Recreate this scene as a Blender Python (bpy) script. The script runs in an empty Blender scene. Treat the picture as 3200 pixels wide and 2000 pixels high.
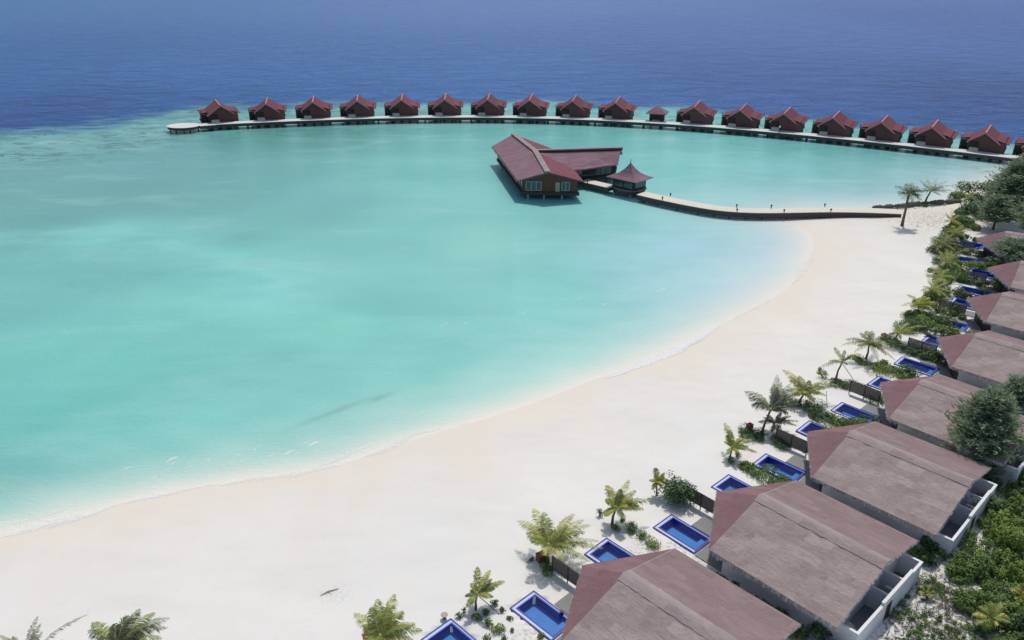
import bpy, math, random
import numpy as np
from mathutils import Vector, noise
random.seed(7); rng = np.random.default_rng(7)
R = math.radians
sc = bpy.context.scene
# ---------------------------------------------------------------- camera, world, sun
F, TH, CH = 2435.0, R(25.24), 60.0          # focal length in photo pixels, pitch down, height in metres
cam = bpy.data.cameras.new('camera'); cam.sensor_width = 36; cam.lens = 36*F/3200
cam.clip_start = 1; cam.clip_end = 20000
co = bpy.data.objects.new('camera', cam); sc.collection.objects.link(co)
co.location = (0, 0, CH); co.rotation_euler = (R(90)-TH, 0, 0); sc.camera = co
SUN_EL, SUN_AZ = R(64), R(14)               # azimuth clockwise from +Y
w = bpy.data.worlds.new("World"); sc.world = w; w.use_nodes = True
nt = w.node_tree; bg = nt.nodes['Background']
sky = nt.nodes.new('ShaderNodeTexSky'); sky.sky_type = 'NISHITA'; sky.sun_disc = False
sky.sun_elevation = SUN_EL; sky.sun_rotation = SUN_AZ; sky.dust_density = 2.0
nt.links.new(sky.outputs[0], bg.inputs[0]); bg.inputs[1].default_value = 0.125
sl = bpy.data.lights.new('sun', 'SUN'); sl.energy = 2.7; sl.angle = R(1.0); sl.color = (1.0, .955, .87)
so = bpy.data.objects.new('sun', sl); sc.collection.objects.link(so)
sv = Vector((math.sin(SUN_AZ)*math.cos(SUN_EL), math.cos(SUN_AZ)*math.cos(SUN_EL), math.sin(SUN_EL)))
so.rotation_euler = sv.to_track_quat('Z', 'Y').to_euler(); so.location = (0, 0, 100)
sc.view_settings.view_transform = 'Standard'; sc.view_settings.look = 'None'
sc.view_settings.exposure = -0.25; sc.view_settings.gamma = 1.0
sc.cycles.max_bounces = 6; sc.cycles.transparent_max_bounces = 12

# ---------------------------------------------------------------- helpers
def P(px, py, z=0.0):
    """world point at height z seen at a photo pixel"""
    dx = (px-1600)/F; dy = -(py-1000)/F
    d = (dx, math.cos(TH)+dy*math.sin(TH), -math.sin(TH)+dy*math.cos(TH))
    t = (z-CH)/d[2]
    return Vector((d[0]*t, d[1]*t, z))
def proj(p):
    z = p[1]*math.cos(TH)-(p[2]-CH)*math.sin(TH)
    return 1600+F*p[0]/z, 1000-F*(p[1]*math.sin(TH)+(p[2]-CH)*math.cos(TH))/z
def lin(h):
    h = h.lstrip('#'); v = [int(h[i:i+2], 16)/255 for i in (0, 2, 4)]
    return tuple(((c+.055)/1.055)**2.4 if c > .04045 else c/12.92 for c in v)
def tag(o, label=None, cat=None, group=None, kind=None):
    if label: o['label'] = label
    if cat: o['category'] = cat
    if group: o['group'] = group
    if kind: o['kind'] = kind
    return o
def link(o, parent=None):
    sc.collection.objects.link(o)
    if parent: o.parent = parent
    return o
def empty(name, loc, rz=0):
    o = bpy.data.objects.new(name, None); o.location = loc; o.rotation_euler = (0, 0, rz); o.empty_display_size = .3
    return link(o)
def copy_tree(o, parent=None):
    c = o.copy(); link(c, parent)
    for ch in list(o.children): copy_tree(ch, c)
    return c
class MB:
    def __init__(s): s.v = []; s.f = []; s.m = []
    def face(s, pts, m=0):
        i = len(s.v); s.v += [tuple(p) for p in pts]; s.f.append(tuple(range(i, i+len(pts)))); s.m.append(m); return s
    def box(s, x0, x1, y0, y1, z0, z1, m=0):
        i = len(s.v)
        s.v += [(x, y, z) for z in (z0, z1) for x, y in ((x0, y0), (x1, y0), (x1, y1), (x0, y1))]
        for f in ((3, 2, 1, 0), (4, 5, 6, 7), (0, 1, 5, 4), (1, 2, 6, 5), (2, 3, 7, 6), (3, 0, 4, 7)):
            s.f.append(tuple(i+k for k in f)); s.m.append(m)
        return s
    def bar(s, a, b, wd, ht, m=0, up=(0, 0, 1)):
        a = Vector(a); b = Vector(b); d = (b-a).normalized(); sd = d.cross(Vector(up))
        if sd.length < 1e-4: sd = Vector((1, 0, 0))
        sd.normalize(); u = sd.cross(d).normalized(); i = len(s.v)
        for p in (a, b):
            for q, r in ((-1, -1), (1, -1), (1, 1), (-1, 1)): s.v.append(tuple(p+sd*q*wd/2+u*r*ht/2))
        for f in ((0, 1, 2, 3), (7, 6, 5, 4), (0, 4, 5, 1), (1, 5, 6, 2), (2, 6, 7, 3), (3, 7, 4, 0)):
            s.f.append(tuple(i+k for k in f)); s.m.append(m)
        return s
    def tube(s, pts, rad, n=8, m=0, cap=True):
        pts = [Vector(p) for p in pts]; i0 = len(s.v)
        if not hasattr(rad, '__len__'): rad = [rad]*len(pts)
        for k, p in enumerate(pts):
            d = (pts[min(k+1, len(pts)-1)]-pts[max(k-1, 0)]).normalized()
            a = d.cross(Vector((0, 1, 0)) if abs(d.y) < .9 else Vector((1, 0, 0))).normalized(); b = d.cross(a)
            for j in range(n):
                t = 2*math.pi*j/n; s.v.append(tuple(p+(a*math.cos(t)+b*math.sin(t))*rad[k]))
        for k in range(len(pts)-1):
            for j in range(n):
                s.f.append((i0+k*n+j, i0+k*n+(j+1) % n, i0+(k+1)*n+(j+1) % n, i0+(k+1)*n+j)); s.m.append(m)
        if cap:
            s.f.append(tuple(i0+(len(pts)-1)*n+j for j in range(n))); s.m.append(m)
            s.f.append(tuple(i0+j for j in reversed(range(n)))); s.m.append(m)
        return s
    def prism(s, poly, z0, z1, m=0):
        n = len(poly); i = len(s.v)
        s.v += [(p[0], p[1], z0) for p in poly]+[(p[0], p[1], z1) for p in poly]
        s.f += [tuple(i+n-1-k for k in range(n)), tuple(i+n+k for k in range(n))]; s.m += [m, m]
        for k in range(n):
            s.f.append((i+k, i+(k+1) % n, i+n+(k+1) % n, i+n+k)); s.m.append(m)
        return s
    def slab(s, pts, th, m=0, me=None):
        """sloping sheet with thickness: top face pts (any height), th below"""
        n = len(pts); i = len(s.v); me = m if me is None else me
        s.v += [tuple(p) for p in pts]+[(p[0], p[1], p[2]-th) for p in pts]
        s.f += [tuple(i+k for k in range(n)), tuple(i+2*n-1-k for k in range(n))]; s.m += [m, me]
        for k in range(n):
            s.f.append((i+k, i+n+k, i+n+(k+1) % n, i+(k+1) % n)); s.m.append(me)
        return s
    def build(s, name, mats, parent=None, smooth=False):
        me = bpy.data.meshes.new(name); me.from_pydata(s.v, [], s.f)
        if not isinstance(mats, (list, tuple)): mats = [mats]
        for m in mats: me.materials.append(m)
        if len(mats) > 1: me.polygons.foreach_set('material_index', s.m)
        if smooth: me.polygons.foreach_set('use_smooth', [True]*len(s.f))
        me.update()
        return link(bpy.data.objects.new(name, me), parent)

def mat(name, col, rough=.7, var=.0, scale=1.0, stretch=(1, 1, 1), bump=0.0, bdist=.05, island=0.0, col2=None, spec=.4, coord='Object', metal=0, detail=4, orand=0):
    m = bpy.data.materials.new(name); m.use_nodes = True; N = m.node_tree; n = N.nodes; L = N.links
    b = n['Principled BSDF']; b.inputs['Roughness'].default_value = rough; b.inputs['Specular IOR Level'].default_value = spec
    b.inputs['Metallic'].default_value = metal
    b.inputs['Base Color'].default_value = (*col, 1)
    out = None
    if var or bump or col2:
        tc = n.new('ShaderNodeTexCoord'); mp = n.new('ShaderNodeMapping'); mp.inputs['Scale'].default_value = stretch
        no = n.new('ShaderNodeTexNoise'); no.inputs['Scale'].default_value = scale; no.inputs['Detail'].default_value = detail
        no.inputs['Roughness'].default_value = .65
        L.new(tc.outputs[coord], mp.inputs[0]); L.new(mp.outputs[0], no.inputs['Vector'])
        mr = n.new('ShaderNodeMapRange'); mr.inputs[1].default_value = .3; mr.inputs[2].default_value = .7
        L.new(no.outputs[0], mr.inputs[0])
        mx = n.new('ShaderNodeMix'); mx.data_type = 'RGBA'
        c2 = col2 or tuple(c*(1-var) for c in col)
        c1 = col if col2 else tuple(min(1, c*(1+var)) for c in col)
        mx.inputs[6].default_value = (*c1, 1); mx.inputs[7].default_value = (*c2, 1)
        L.new(mr.outputs[0], mx.inputs[0]); out = mx.outputs[2]
        if bump:
            bp = n.new('ShaderNodeBump'); bp.inputs['Strength'].default_value = bump; bp.inputs['Distance'].default_value = bdist
            L.new(no.outputs[0], bp.inputs['Height']); L.new(bp.outputs[0], b.inputs['Normal'])
    if island:
        g = n.new('ShaderNodeNewGeometry'); hs = n.new('ShaderNodeHueSaturation')
        m1 = n.new('ShaderNodeMapRange'); m1.inputs[3].default_value = 1-island; m1.inputs[4].default_value = 1+island
        m2 = n.new('ShaderNodeMapRange'); m2.inputs[3].default_value = .5-.035; m2.inputs[4].default_value = .5+.02
        L.new(g.outputs['Random Per Island'], m1.inputs[0]); L.new(g.outputs['Random Per Island'], m2.inputs[0])
        L.new(m1.outputs[0], hs.inputs['Value']); L.new(m2.outputs[0], hs.inputs['Hue'])
        if out: L.new(out, hs.inputs['Color'])
        else: hs.inputs['Color'].default_value = (*col, 1)
        out = hs.outputs[0]
    if orand:
        oi = n.new('ShaderNodeObjectInfo'); h2 = n.new('ShaderNodeHueSaturation'); m3 = n.new('ShaderNodeMapRange'); m3.inputs[3].default_value = 1-orand; m3.inputs[4].default_value = 1+orand
        L.new(oi.outputs['Random'], m3.inputs[0]); L.new(m3.outputs[0], h2.inputs['Value']); L.new(out, h2.inputs['Color']); out = h2.outputs[0]
    if out: L.new(out, b.inputs['Base Color'])
    return m
def leafmat(name, col, isl=.45, trans=.25, var=.0, rough=.5):
    m = mat(name, col, rough, var=max(var, .25), scale=.9, island=isl, spec=.3); N = m.node_tree; n = N.nodes; L = N.links
    b = n['Principled BSDF']; t = n.new('ShaderNodeBsdfTranslucent'); mx = n.new('ShaderNodeMixShader'); mx.inputs[0].default_value = trans
    src = b.inputs['Base Color'].links[0].from_socket; L.new(src, t.inputs[0])
    L.new(b.outputs[0], mx.inputs[1]); L.new(t.outputs[0], mx.inputs[2]); L.new(mx.outputs[0], n['Material Output'].inputs[0])
    return m

def thatch(name, c1, c2, c3):
    """weathered thatch: streaked courses, blotches and dark tufts"""
    m = bpy.data.materials.new(name); m.use_nodes = True; N = m.node_tree; n = N.nodes; L = N.links
    b = n['Principled BSDF']; b.inputs['Roughness'].default_value = .9; b.inputs['Specular IOR Level'].default_value = .15
    tc = n.new('ShaderNodeTexCoord')
    def nz(scale, st, det=5, ro=.65):
        mp = n.new('ShaderNodeMapping'); mp.inputs['Scale'].default_value = st; mp.inputs['Rotation'].default_value = (0, 0, R(4))
        t = n.new('ShaderNodeTexNoise'); t.inputs['Scale'].default_value = scale; t.inputs['Detail'].default_value = det; t.inputs['Roughness'].default_value = ro
        L.new(tc.outputs['Object'], mp.inputs[0]); L.new(mp.outputs[0], t.inputs['Vector']); return t.outputs[0]
    def mr(x, a, c, lo=0, hi=1):
        t = n.new('ShaderNodeMapRange'); t.inputs[1].default_value = a; t.inputs[2].default_value = c; t.inputs[3].default_value = lo; t.inputs[4].default_value = hi
        L.new(x, t.inputs[0]); return t.outputs[0]
    def mix(f, a, c):
        t = n.new('ShaderNodeMix'); t.data_type = 'RGBA'; L.new(f, t.inputs[0])
        for s, i in ((a, 6), (c, 7)):
            if isinstance(s, tuple): t.inputs[i].default_value = (*s, 1)
            else: L.new(s, t.inputs[i])
        return t.outputs[2]
    streak = nz(1.0, (.9, 6.5, 6.5)); fine = nz(3.2, (1.2, 5, 5), 3); blot = nz(.35, (1, 1.6, 1))
    a = mix(mr(blot, .35, .65), c1, c2)
    a = mix(mr(streak, .42, .66, 0, .85), a, c3)
    br = n.new('ShaderNodeTexBrick'); br.inputs['Scale'].default_value = .8; br.inputs['Color1'].default_value = (0, 0, 0, 1); br.inputs['Color2'].default_value = (1, 1, 1, 1); br.inputs['Mortar'].default_value = (.5, .5, .5, 1)
    br.inputs['Brick Width'].default_value = 1.9; br.inputs['Row Height'].default_value = .75; br.inputs['Mortar Size'].default_value = .03; br.inputs['Mortar Smooth'].default_value = 1
    mw = n.new('ShaderNodeMix'); mw.data_type = 'VECTOR'; mw.inputs[0].default_value = .12; nn_ = n.new('ShaderNodeTexNoise'); nn_.inputs['Scale'].default_value = .9; nn_.inputs['Detail'].default_value = 3
    L.new(tc.outputs['Object'], nn_.inputs['Vector']); L.new(tc.outputs['Object'], mw.inputs[4]); L.new(nn_.outputs['Color'], mw.inputs[5]); L.new(mw.outputs[1], br.inputs['Vector'])
    a = mix(mr(br.outputs['Color'], 0, 1, 0, .28), a, tuple(c*.72 for c in c3)); a = mix(mr(br.outputs['Color'], .75, 0, 0, .18), a, tuple(min(1, c*1.25) for c in c1))
    stain = nz(.16, (1, 1, 1), 4); a = mix(mr(stain, .52, .72, 0, .35), a, tuple(c*.7 for c in c2))
    dk = mr(fine, .56, .76, 0, .5)
    a = mix(dk, a, tuple(c*.35 for c in c3))
    L.new(a, b.inputs['Base Color'])
    ad = n.new('ShaderNodeMath'); ad.operation = 'ADD'; L.new(streak, ad.inputs[0]); L.new(fine, ad.inputs[1])
    bp = n.new('ShaderNodeBump'); bp.inputs['Strength'].default_value = .55; bp.inputs['Distance'].default_value = .22
    L.new(ad.outputs[0], bp.inputs['Height']); L.new(bp.outputs[0], b.inputs['Normal'])
    return m

M = dict(
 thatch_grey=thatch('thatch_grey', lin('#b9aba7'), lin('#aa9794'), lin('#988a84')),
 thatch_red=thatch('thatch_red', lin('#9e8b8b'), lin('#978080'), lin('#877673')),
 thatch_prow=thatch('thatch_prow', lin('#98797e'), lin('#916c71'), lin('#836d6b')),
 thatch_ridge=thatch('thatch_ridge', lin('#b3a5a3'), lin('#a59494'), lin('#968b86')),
 fringe=mat('straw_fringe', lin('#b3aaa6'), .9, island=.35, spec=.1),
 white=mat('white_plaster', (.72, .74, .76), .8, var=.06, scale=.8, bump=.1, bdist=.02),
 cap=mat('white_coping', (.82, .83, .84), .7, var=.04, scale=2),
 dark=mat('dark_timber', (.035, .028, .026), .6, var=.3, scale=3, stretch=(1, 1, .2)),
 brown=mat('brown_boards', (.14, .068, .058), .65, var=.28, scale=4, stretch=(3, 3, .15), bump=.3, orand=.15),
 slat=mat('screen_slats', (.17, .14, .125), .7, var=.2, scale=3),
 orange=mat('orange_timber', (.19, .07, .04), .6, var=.2, scale=3, stretch=(3, 3, .2)),
 cream=mat('cream_door', (.45, .42, .28), .6, var=.05, scale=2),
 glass=mat('window_glass', (.035, .06, .07), .12, var=.5, scale=.8, spec=.8),
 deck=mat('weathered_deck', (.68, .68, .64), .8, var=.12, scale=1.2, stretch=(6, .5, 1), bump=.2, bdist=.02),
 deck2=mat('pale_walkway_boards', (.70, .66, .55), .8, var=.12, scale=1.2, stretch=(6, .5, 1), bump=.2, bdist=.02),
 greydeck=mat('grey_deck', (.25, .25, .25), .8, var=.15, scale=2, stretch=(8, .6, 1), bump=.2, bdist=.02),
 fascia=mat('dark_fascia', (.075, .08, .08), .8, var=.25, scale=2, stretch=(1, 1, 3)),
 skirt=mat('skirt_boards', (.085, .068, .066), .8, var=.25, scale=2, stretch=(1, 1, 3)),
 pile=mat('pale_pile', (.42, .48, .48), .7, var=.2, scale=3),
 dpile=mat('dark_pile', (.08, .09, .09), .8, var=.2, scale=3),
 red=mat('red_shingle', lin('#6d3a43'), .75, var=.13, scale=1.2, stretch=(.8, 5, 5), bump=.3, bdist=.05, spec=.25, orand=.14),
 redcap=mat('pink_ridge_cap', lin('#b98086'), .7, var=.1, scale=2),
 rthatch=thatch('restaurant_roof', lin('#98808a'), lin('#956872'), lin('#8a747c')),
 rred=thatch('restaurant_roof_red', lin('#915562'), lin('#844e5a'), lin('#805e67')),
 tile=mat('blue_tile', lin('#303f92'), .3, var=.18, scale=3, spec=.5),
 basin=mat('blue_basin', lin('#3f86cc'), .5, var=.10, scale=.7),
 basinwall=mat('blue_basin_wall', lin('#2b47a6'), .5, var=.15, scale=3),
 gutter=mat('pale_gutter', lin('#c3cbea'), .5, var=.05, scale=3),
 trunk=mat('palm_bark', (.15, .125, .10), .9, var=.3, scale=5, stretch=(1, 1, 5), bump=.5),
 bark=mat('dark_bark', (.07, .06, .05), .9, var=.3, scale=5),
 twig=mat('grey_twig', (.16, .14, .12), .9, var=.3, scale=5),
 driftw=mat('bleached_wood', (.32, .30, .28), .9, var=.3, scale=5),
 terra=mat('terracotta_wood', (.22, .075, .05), .7, var=.15, scale=5),
 beige=mat('beige_top', (.42, .36, .33), .7, var=.1, scale=5),
 black=mat('black_metal', (.02, .02, .02), .5, var=.1, scale=5),
 steel=mat('pale_metal', (.6, .63, .66), .35, var=.1, scale=5),
 stone=mat('grey_rock', (.12, .12, .11), .9, var=.4, scale=4, bump=.6),
 leaf=leafmat('leaf_green', lin('#6c8548')),
 leafd=leafmat('leaf_dark', lin('#5a7548')),
 leafb=leafmat('leaf_bright', lin('#84994a')),
 leafy=leafmat('leaf_yellow', lin('#b3b552')),
 palmg=leafmat('palm_green', lin('#97a65c'), isl=.4, trans=.3),
 palmy=leafmat('palm_yellow', lin('#bcbf68'), isl=.4, trans=.3),
 palmd=leafmat('palm_dark', lin('#76855a'), isl=.4, trans=.2),
 palmdd=leafmat('palm_deep', lin('#56653c'), isl=.4, trans=.15),
 palmb=leafmat('palm_grey', lin('#6f7264'), isl=.35, trans=.15),
 needle=leafmat('needle_green', lin('#8b9d7e'), isl=.4, trans=.12),
 stem=mat('palm_stem', lin('#a7a46a'), .6, var=.1, scale=3),
)
def pool_water():
    m = bpy.data.materials.new('pool_water'); m.use_nodes = True; N = m.node_tree; n = N.nodes; L = N.links
    n.remove(n['Principled BSDF'])
    t = n.new('ShaderNodeBsdfTransparent'); t.inputs[0].default_value = (.78, .89, .98, 1)
    g = n.new('ShaderNodeBsdfGlossy'); g.inputs['Roughness'].default_value = .05
    f = n.new('ShaderNodeFresnel'); f.inputs[0].default_value = 1.33
    no = n.new('ShaderNodeTexNoise'); no.inputs['Scale'].default_value = 1.6; bp = n.new('ShaderNodeBump'); bp.inputs['Strength'].default_value = .08; bp.inputs['Distance'].default_value = .03
    tc = n.new('ShaderNodeTexCoord'); L.new(tc.outputs['Object'], no.inputs['Vector']); L.new(no.outputs[0], bp.inputs['Height'])
    L.new(bp.outputs[0], g.inputs['Normal']); L.new(bp.outputs[0], f.inputs['Normal'])
    mx = n.new('ShaderNodeMixShader'); L.new(f.outputs[0], mx.inputs[0]); L.new(t.outputs[0], mx.inputs[1]); L.new(g.outputs[0], mx.inputs[2])
    L.new(mx.outputs[0], n['Material Output'].inputs[0]); return m
M['pool_water'] = pool_water()

# ---------------------------------------------------------------- beach villas' layout (origin: middle of the front eave line)
HOUSES = [('A', 10.63, 57.03, -46.0), ('B', 26.93, 68.82, -47.92), ('C', 41.72, 81.32, -46.33), ('D', 56.55, 94.06, -47.74),
          ('E', 71.96, 108.59, -45.37), ('F', 85.25, 124.61, -41.94)]
for nm, px, py, yaw in (('G', 3085, 836, -37), ('H', 3049, 744, -33)):
    q = P(px, py, 4.0); HOUSES.append((nm, q.x+5.04*math.cos(R(yaw)), q.y+5.04*math.sin(R(yaw)), yaw))
POOLR = [(-8.55, -2.8, -6.86, -3.4), (-8.5, -2.8, 4.38, 8.2)]
ZP = 0.5
# ---------------------------------------------------------------- shoreline fields
K = 3200/2419.0
shore_px = [(0, 1265), (100, 1240), (200, 1213), (300, 1187), (400, 1163), (500, 1146), (600, 1132), (700, 1122), (800, 1098), (880, 1072), (950, 1046),
            (1050, 1016), (1150, 988), (1250, 955), (1330, 925), (1400, 898), (1480, 870), (1560, 838), (1640, 800), (1700, 768), (1765, 738),
            (1820, 710), (1873, 670), (1908, 630), (1922, 590), (1916, 556), (1890, 532), (1862, 521)]
shore = [(-400, -40), (-150, 34)]+[tuple(P(a*K, b*K)[:2]) for a, b in shore_px]
shore += [tuple(P(a, b, 0)[:2]) for a, b in ((2560, 672), (2700, 664), (2850, 655), (2960, 640), (3040, 600), (3120, 570), (3200, 548))]+[(175, 215), (260, 235), (900, 260), (900, -500), (-400, -500)]
shore = np.array(shore)
def seg_dist(X, Y, poly, closed=True):
    n = len(poly); best = np.full(X.shape, 1e18)
    for i in range(n if closed else n-1):
        ax, ay = poly[i]; bx, by = poly[(i+1) % n]; dx, dy = bx-ax, by-ay
        t = np.clip(((X-ax)*dx+(Y-ay)*dy)/(dx*dx+dy*dy), 0, 1)
        best = np.minimum(best, (X-ax-t*dx)**2+(Y-ay-t*dy)**2)
    return np.sqrt(best)
def inside(X, Y, poly):
    r = np.zeros(X.shape, bool); n = len(poly)
    for i in range(n):
        ax, ay = poly[i]; bx, by = poly[(i+1) % n]
        if ay == by: continue
        c = ((ay > Y) != (by > Y)) & (X < (bx-ax)*(Y-ay)/(by-ay)+ax); r ^= c
    return r
def sdist(X, Y):
    d = seg_dist(X, Y, shore); return np.where(inside(X, Y, shore), -d, d)
def vnoise(X, Y, s, seed=0.0):
    return np.array([noise.noise(Vector((x*s, y*s, seed))) for x, y in zip(X.ravel(), Y.ravel())]).reshape(X.shape)
def ground_z(X, Y, nz=None):
    d = sdist(X, Y); z = np.where(d < 0, .36*(1-np.exp(d/7.0)), -np.minimum(d*.07, 2.5))
    c = P(2890, 655, 1.0); z = z+1.0*np.exp(-(((X-c.x)/16)**2+((Y-c.y)/9)**2))*np.clip(-d/3, 0, 1)
    if nz is not None: z = z+nz*np.clip(-d/6, 0, 1)
    return z, d
def gz(x, y):
    return float(ground_z(np.array([x]), np.array([y]))[0][0])

def axis(parts):
    a = []
    for lo, hi, st in parts: a += list(np.arange(lo, hi, st))
    a.append(parts[-1][1]); return np.array(a, float)
def grid_mesh(name, xs, ys, Z, material, attrs=(), cols=()):
    nx, ny = len(xs), len(ys); X, Y = np.meshgrid(xs, ys)
    v = np.stack([X, Y, Z], -1).reshape(-1, 3); i = np.arange(nx*ny).reshape(ny, nx)
    f = np.stack([i[:-1, :-1], i[:-1, 1:], i[1:, 1:], i[1:, :-1]], -1).reshape(-1, 4)
    me = bpy.data.meshes.new(name); me.vertices.add(len(v)); me.vertices.foreach_set('co', v.ravel())
    me.loops.add(f.size); me.loops.foreach_set('vertex_index', f.ravel())
    me.polygons.add(len(f)); me.polygons.foreach_set('loop_start', np.arange(0, f.size, 4)); me.polygons.foreach_set('loop_total', np.full(len(f), 4))
    me.polygons.foreach_set('use_smooth', np.ones(len(f), bool))
    me.update(calc_edges=True); me.validate()
    for nme, A in attrs:
        at = me.attributes.new(nme, 'FLOAT', 'POINT'); at.data.foreach_set('value', A.ravel().astype(np.float32))
    for nme, A in cols:
        at = me.attributes.new(nme, 'FLOAT_COLOR', 'POINT'); at.data.foreach_set('color', np.concatenate([A.reshape(-1, 3), np.ones((A.size//3, 1))], 1).ravel().astype(np.float32))
    me.materials.append(material); return link(bpy.data.objects.new(name, me))

# ---- sand
def sand_mat():
    m = bpy.data.materials.new('white_coral_sand'); m.use_nodes = True; N = m.node_tree; n = N.nodes; L = N.links; b = n['Principled BSDF']
    b.inputs['Roughness'].default_value = .9; b.inputs['Specular IOR Level'].default_value = .15
    tc = n.new('ShaderNodeTexCoord')
    def nz(s, det=4, st=(1, 1, 1)):
        mp = n.new('ShaderNodeMapping'); mp.inputs['Scale'].default_value = st; mp.inputs['Rotation'].default_value = (0, 0, R(-35))
        t = n.new('ShaderNodeTexNoise'); t.inputs['Scale'].default_value = s; t.inputs['Detail'].default_value = det
        L.new(tc.outputs['Object'], mp.inputs[0]); L.new(mp.outputs[0], t.inputs[0]); return t.outputs[0]
    def mr(x, a, c, lo=0, hi=1):
        t = n.new('ShaderNodeMapRange'); t.inputs[1].default_value = a; t.inputs[2].default_value = c; t.inputs[3].default_value = lo; t.inputs[4].default_value = hi
        t.interpolation_type = 'SMOOTHSTEP'; L.new(x, t.inputs[0]); return t.outputs[0]
    def mix(f, a, c):
        t = n.new('ShaderNodeMix'); t.data_type = 'RGBA'; L.new(f, t.inputs[0])
        for s, i in ((a, 6), (c, 7)):
            if isinstance(s, tuple): t.inputs[i].default_value = (*s, 1)
            else: L.new(s, t.inputs[i])
        return t.outputs[2]
    at = n.new('ShaderNodeAttribute'); at.attribute_name = 'wet'; di = n.new('ShaderNodeAttribute'); di.attribute_name = 'dirt_shade'
    wn = n.new('ShaderNodeMath'); wn.operation = 'MULTIPLY_ADD'; L.new(nz(.12, 4, (1, .35, 1)), wn.inputs[0]); wn.inputs[1].default_value = 1.1; L.new(at.outputs['Fac'], wn.inputs[2])
    a = mix(mr(nz(.05, 3), .38, .62), (.81, .79, .74), (.785, .775, .74))
    a = mix(mr(wn.outputs[0], .55, 1.5, 0, .9), a, (.775, .705, .60))
    a = mix(mr(nz(.16, 5, (.5, 1.4, 1)), .46, .72, 0, .6), a, (.735, .71, .665))
    a = mix(mr(nz(1.6, 6), .58, .8, 0, .22), a, (.6, .57, .52))
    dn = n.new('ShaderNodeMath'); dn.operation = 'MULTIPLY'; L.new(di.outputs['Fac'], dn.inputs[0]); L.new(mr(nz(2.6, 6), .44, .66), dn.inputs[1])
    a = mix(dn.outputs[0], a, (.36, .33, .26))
    L.new(a, b.inputs['Base Color'])
    bp = n.new('ShaderNodeBump'); bp.inputs['Strength'].default_value = .4; bp.inputs['Distance'].default_value = .08
    ad = n.new('ShaderNodeMath'); ad.operation = 'MULTIPLY_ADD'; L.new(nz(2.2, 5), ad.inputs[0]); ad.inputs[1].default_value = .45; L.new(nz(.35, 3), ad.inputs[2])
    L.new(ad.outputs[0], bp.inputs['Height']); L.new(bp.outputs[0], b.inputs['Normal']); return m
xs = axis([(-420, -80, 8), (-80, -10, 1.6), (-10, 4, .9), (4, 112, .25), (112, 170, 1.4), (170, 520, 10)])
ys = axis([(-60, 34, 4), (34, 48, 1.0), (48, 150, .25), (150, 215, 1.2), (215, 330, 5)])
X, Y = np.meshgrid(xs, ys)
Z, D = ground_z(X, Y, vnoise(X, Y, .11, 3)*.16+vnoise(X, Y, .5, 5)*.05)
dirt_shade = np.zeros_like(X)
for px, py, r, a in ((2790, 1900, 7, .35), (2930, 1760, 8, .7), (3080, 1700, 9, 1), (3150, 1900, 9, 1), (3020, 1930, 7, .6), (3180, 1560, 8, 1), (2860, 1990, 5, .35), (1040, 1862, 1.6, .3), (3060, 700, 20, .8), (2890, 690, 6, .3)):  # small spot by the driftwood: shade of a hollow painted into the sand
    q = P(px, py, .4); dirt_shade += a*np.exp(-(((X-q.x)**2+(Y-q.y)**2)/r**2))
for nm, hx, hy, yaw in HOUSES:
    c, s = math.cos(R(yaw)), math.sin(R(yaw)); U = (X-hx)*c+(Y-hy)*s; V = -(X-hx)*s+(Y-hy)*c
    ins = (U > -6) & (U < 15.5) & (np.abs(V) > 6.5) & (np.abs(V) < 11); dirt_shade = np.where(ins, np.maximum(dirt_shade, .5), dirt_shade)
    for u0, u1, v0, v1 in POOLR:
        g = .40; Z = np.where((U > u0+g) & (U < u1-g) & (V > v0+g) & (V < v1-g), -7.0, Z)
q = P(1409, 1931, .52); a_ = R(-45.5); U = (X-q.x)*math.cos(a_)+(Y-q.y)*math.sin(a_); V = -(X-q.x)*math.sin(a_)+(Y-q.y)*math.cos(a_)
Z = np.where((U > .38) & (U < 5.3) & (V < -.38) & (V > -3.45), -7.0, Z)
wet = np.where(D < 0, np.exp(D/14.0), 1.0)
tag(grid_mesh('sand_ground', xs, ys, Z, sand_mat(), (('wet', wet), ('dirt_shade', np.clip(dirt_shade, 0, 1)))), 'white coral sand beach and ground', kind='structure')

# ---- sea: one sheet, colour of the water column over each part of the seabed
lag = [(150, 520, '#6fa9a7'), (500, 480, '#78b2b0'), (250, 548, '#84c8c3'), (620, 640, '#8bcac8'), (450, 565, '#84c4c1'), (760, 660, '#8fccc6'), (300, 650, '#7bbcb8'), (1000, 480, '#84c5c0'), (0, 700, '#7ab8b6'), (0, 1060, '#68b7b1'), (350, 470, '#6fa6a6'), (0, 560, '#72aeab'), (800, 480, '#7db8b6'), (1150, 560, '#93cdc2'), (200, 450, '#72aaa8'), (330, 390, '#6ba3a8'), (100, 640, '#7dbdb9'), (600, 600, '#83c8c1'), (800, 750, '#82c6ba'), (1500, 640, '#9bcbd2'),
       (1650, 600, '#a3ccda'), (1000, 410, '#7cbfb8'), (650, 420, '#74b1ae'), (1850, 430, '#80c2c2'), (2150, 420, '#72b6b6'), (1350, 325, '#6db0ab'), (700, 325, '#5f9c98'), (2000, 345, '#68aead'),
       (200, 1080, '#72bfb8'), (40, 1125, '#5fb2ad'), (500, 1020, '#7bc7bf'), (1000, 900, '#80c8c0'), (1300, 850, '#93d0ca'), (800, 950, '#7fc6bf'), (300, 850, '#7ac4bb'), (50, 850, '#78c0b8'),
       (1500, 500, '#90cccb'), (1750, 560, '#a3d0da'), (1300, 700, '#8ccdc5'), (400, 700, '#80c6be'), (1700, 490, '#92cdcf'), (950, 520, '#87c9c0'), (1250, 460, '#86c8c4'), (1600, 400, '#82c6c2')]
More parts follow.
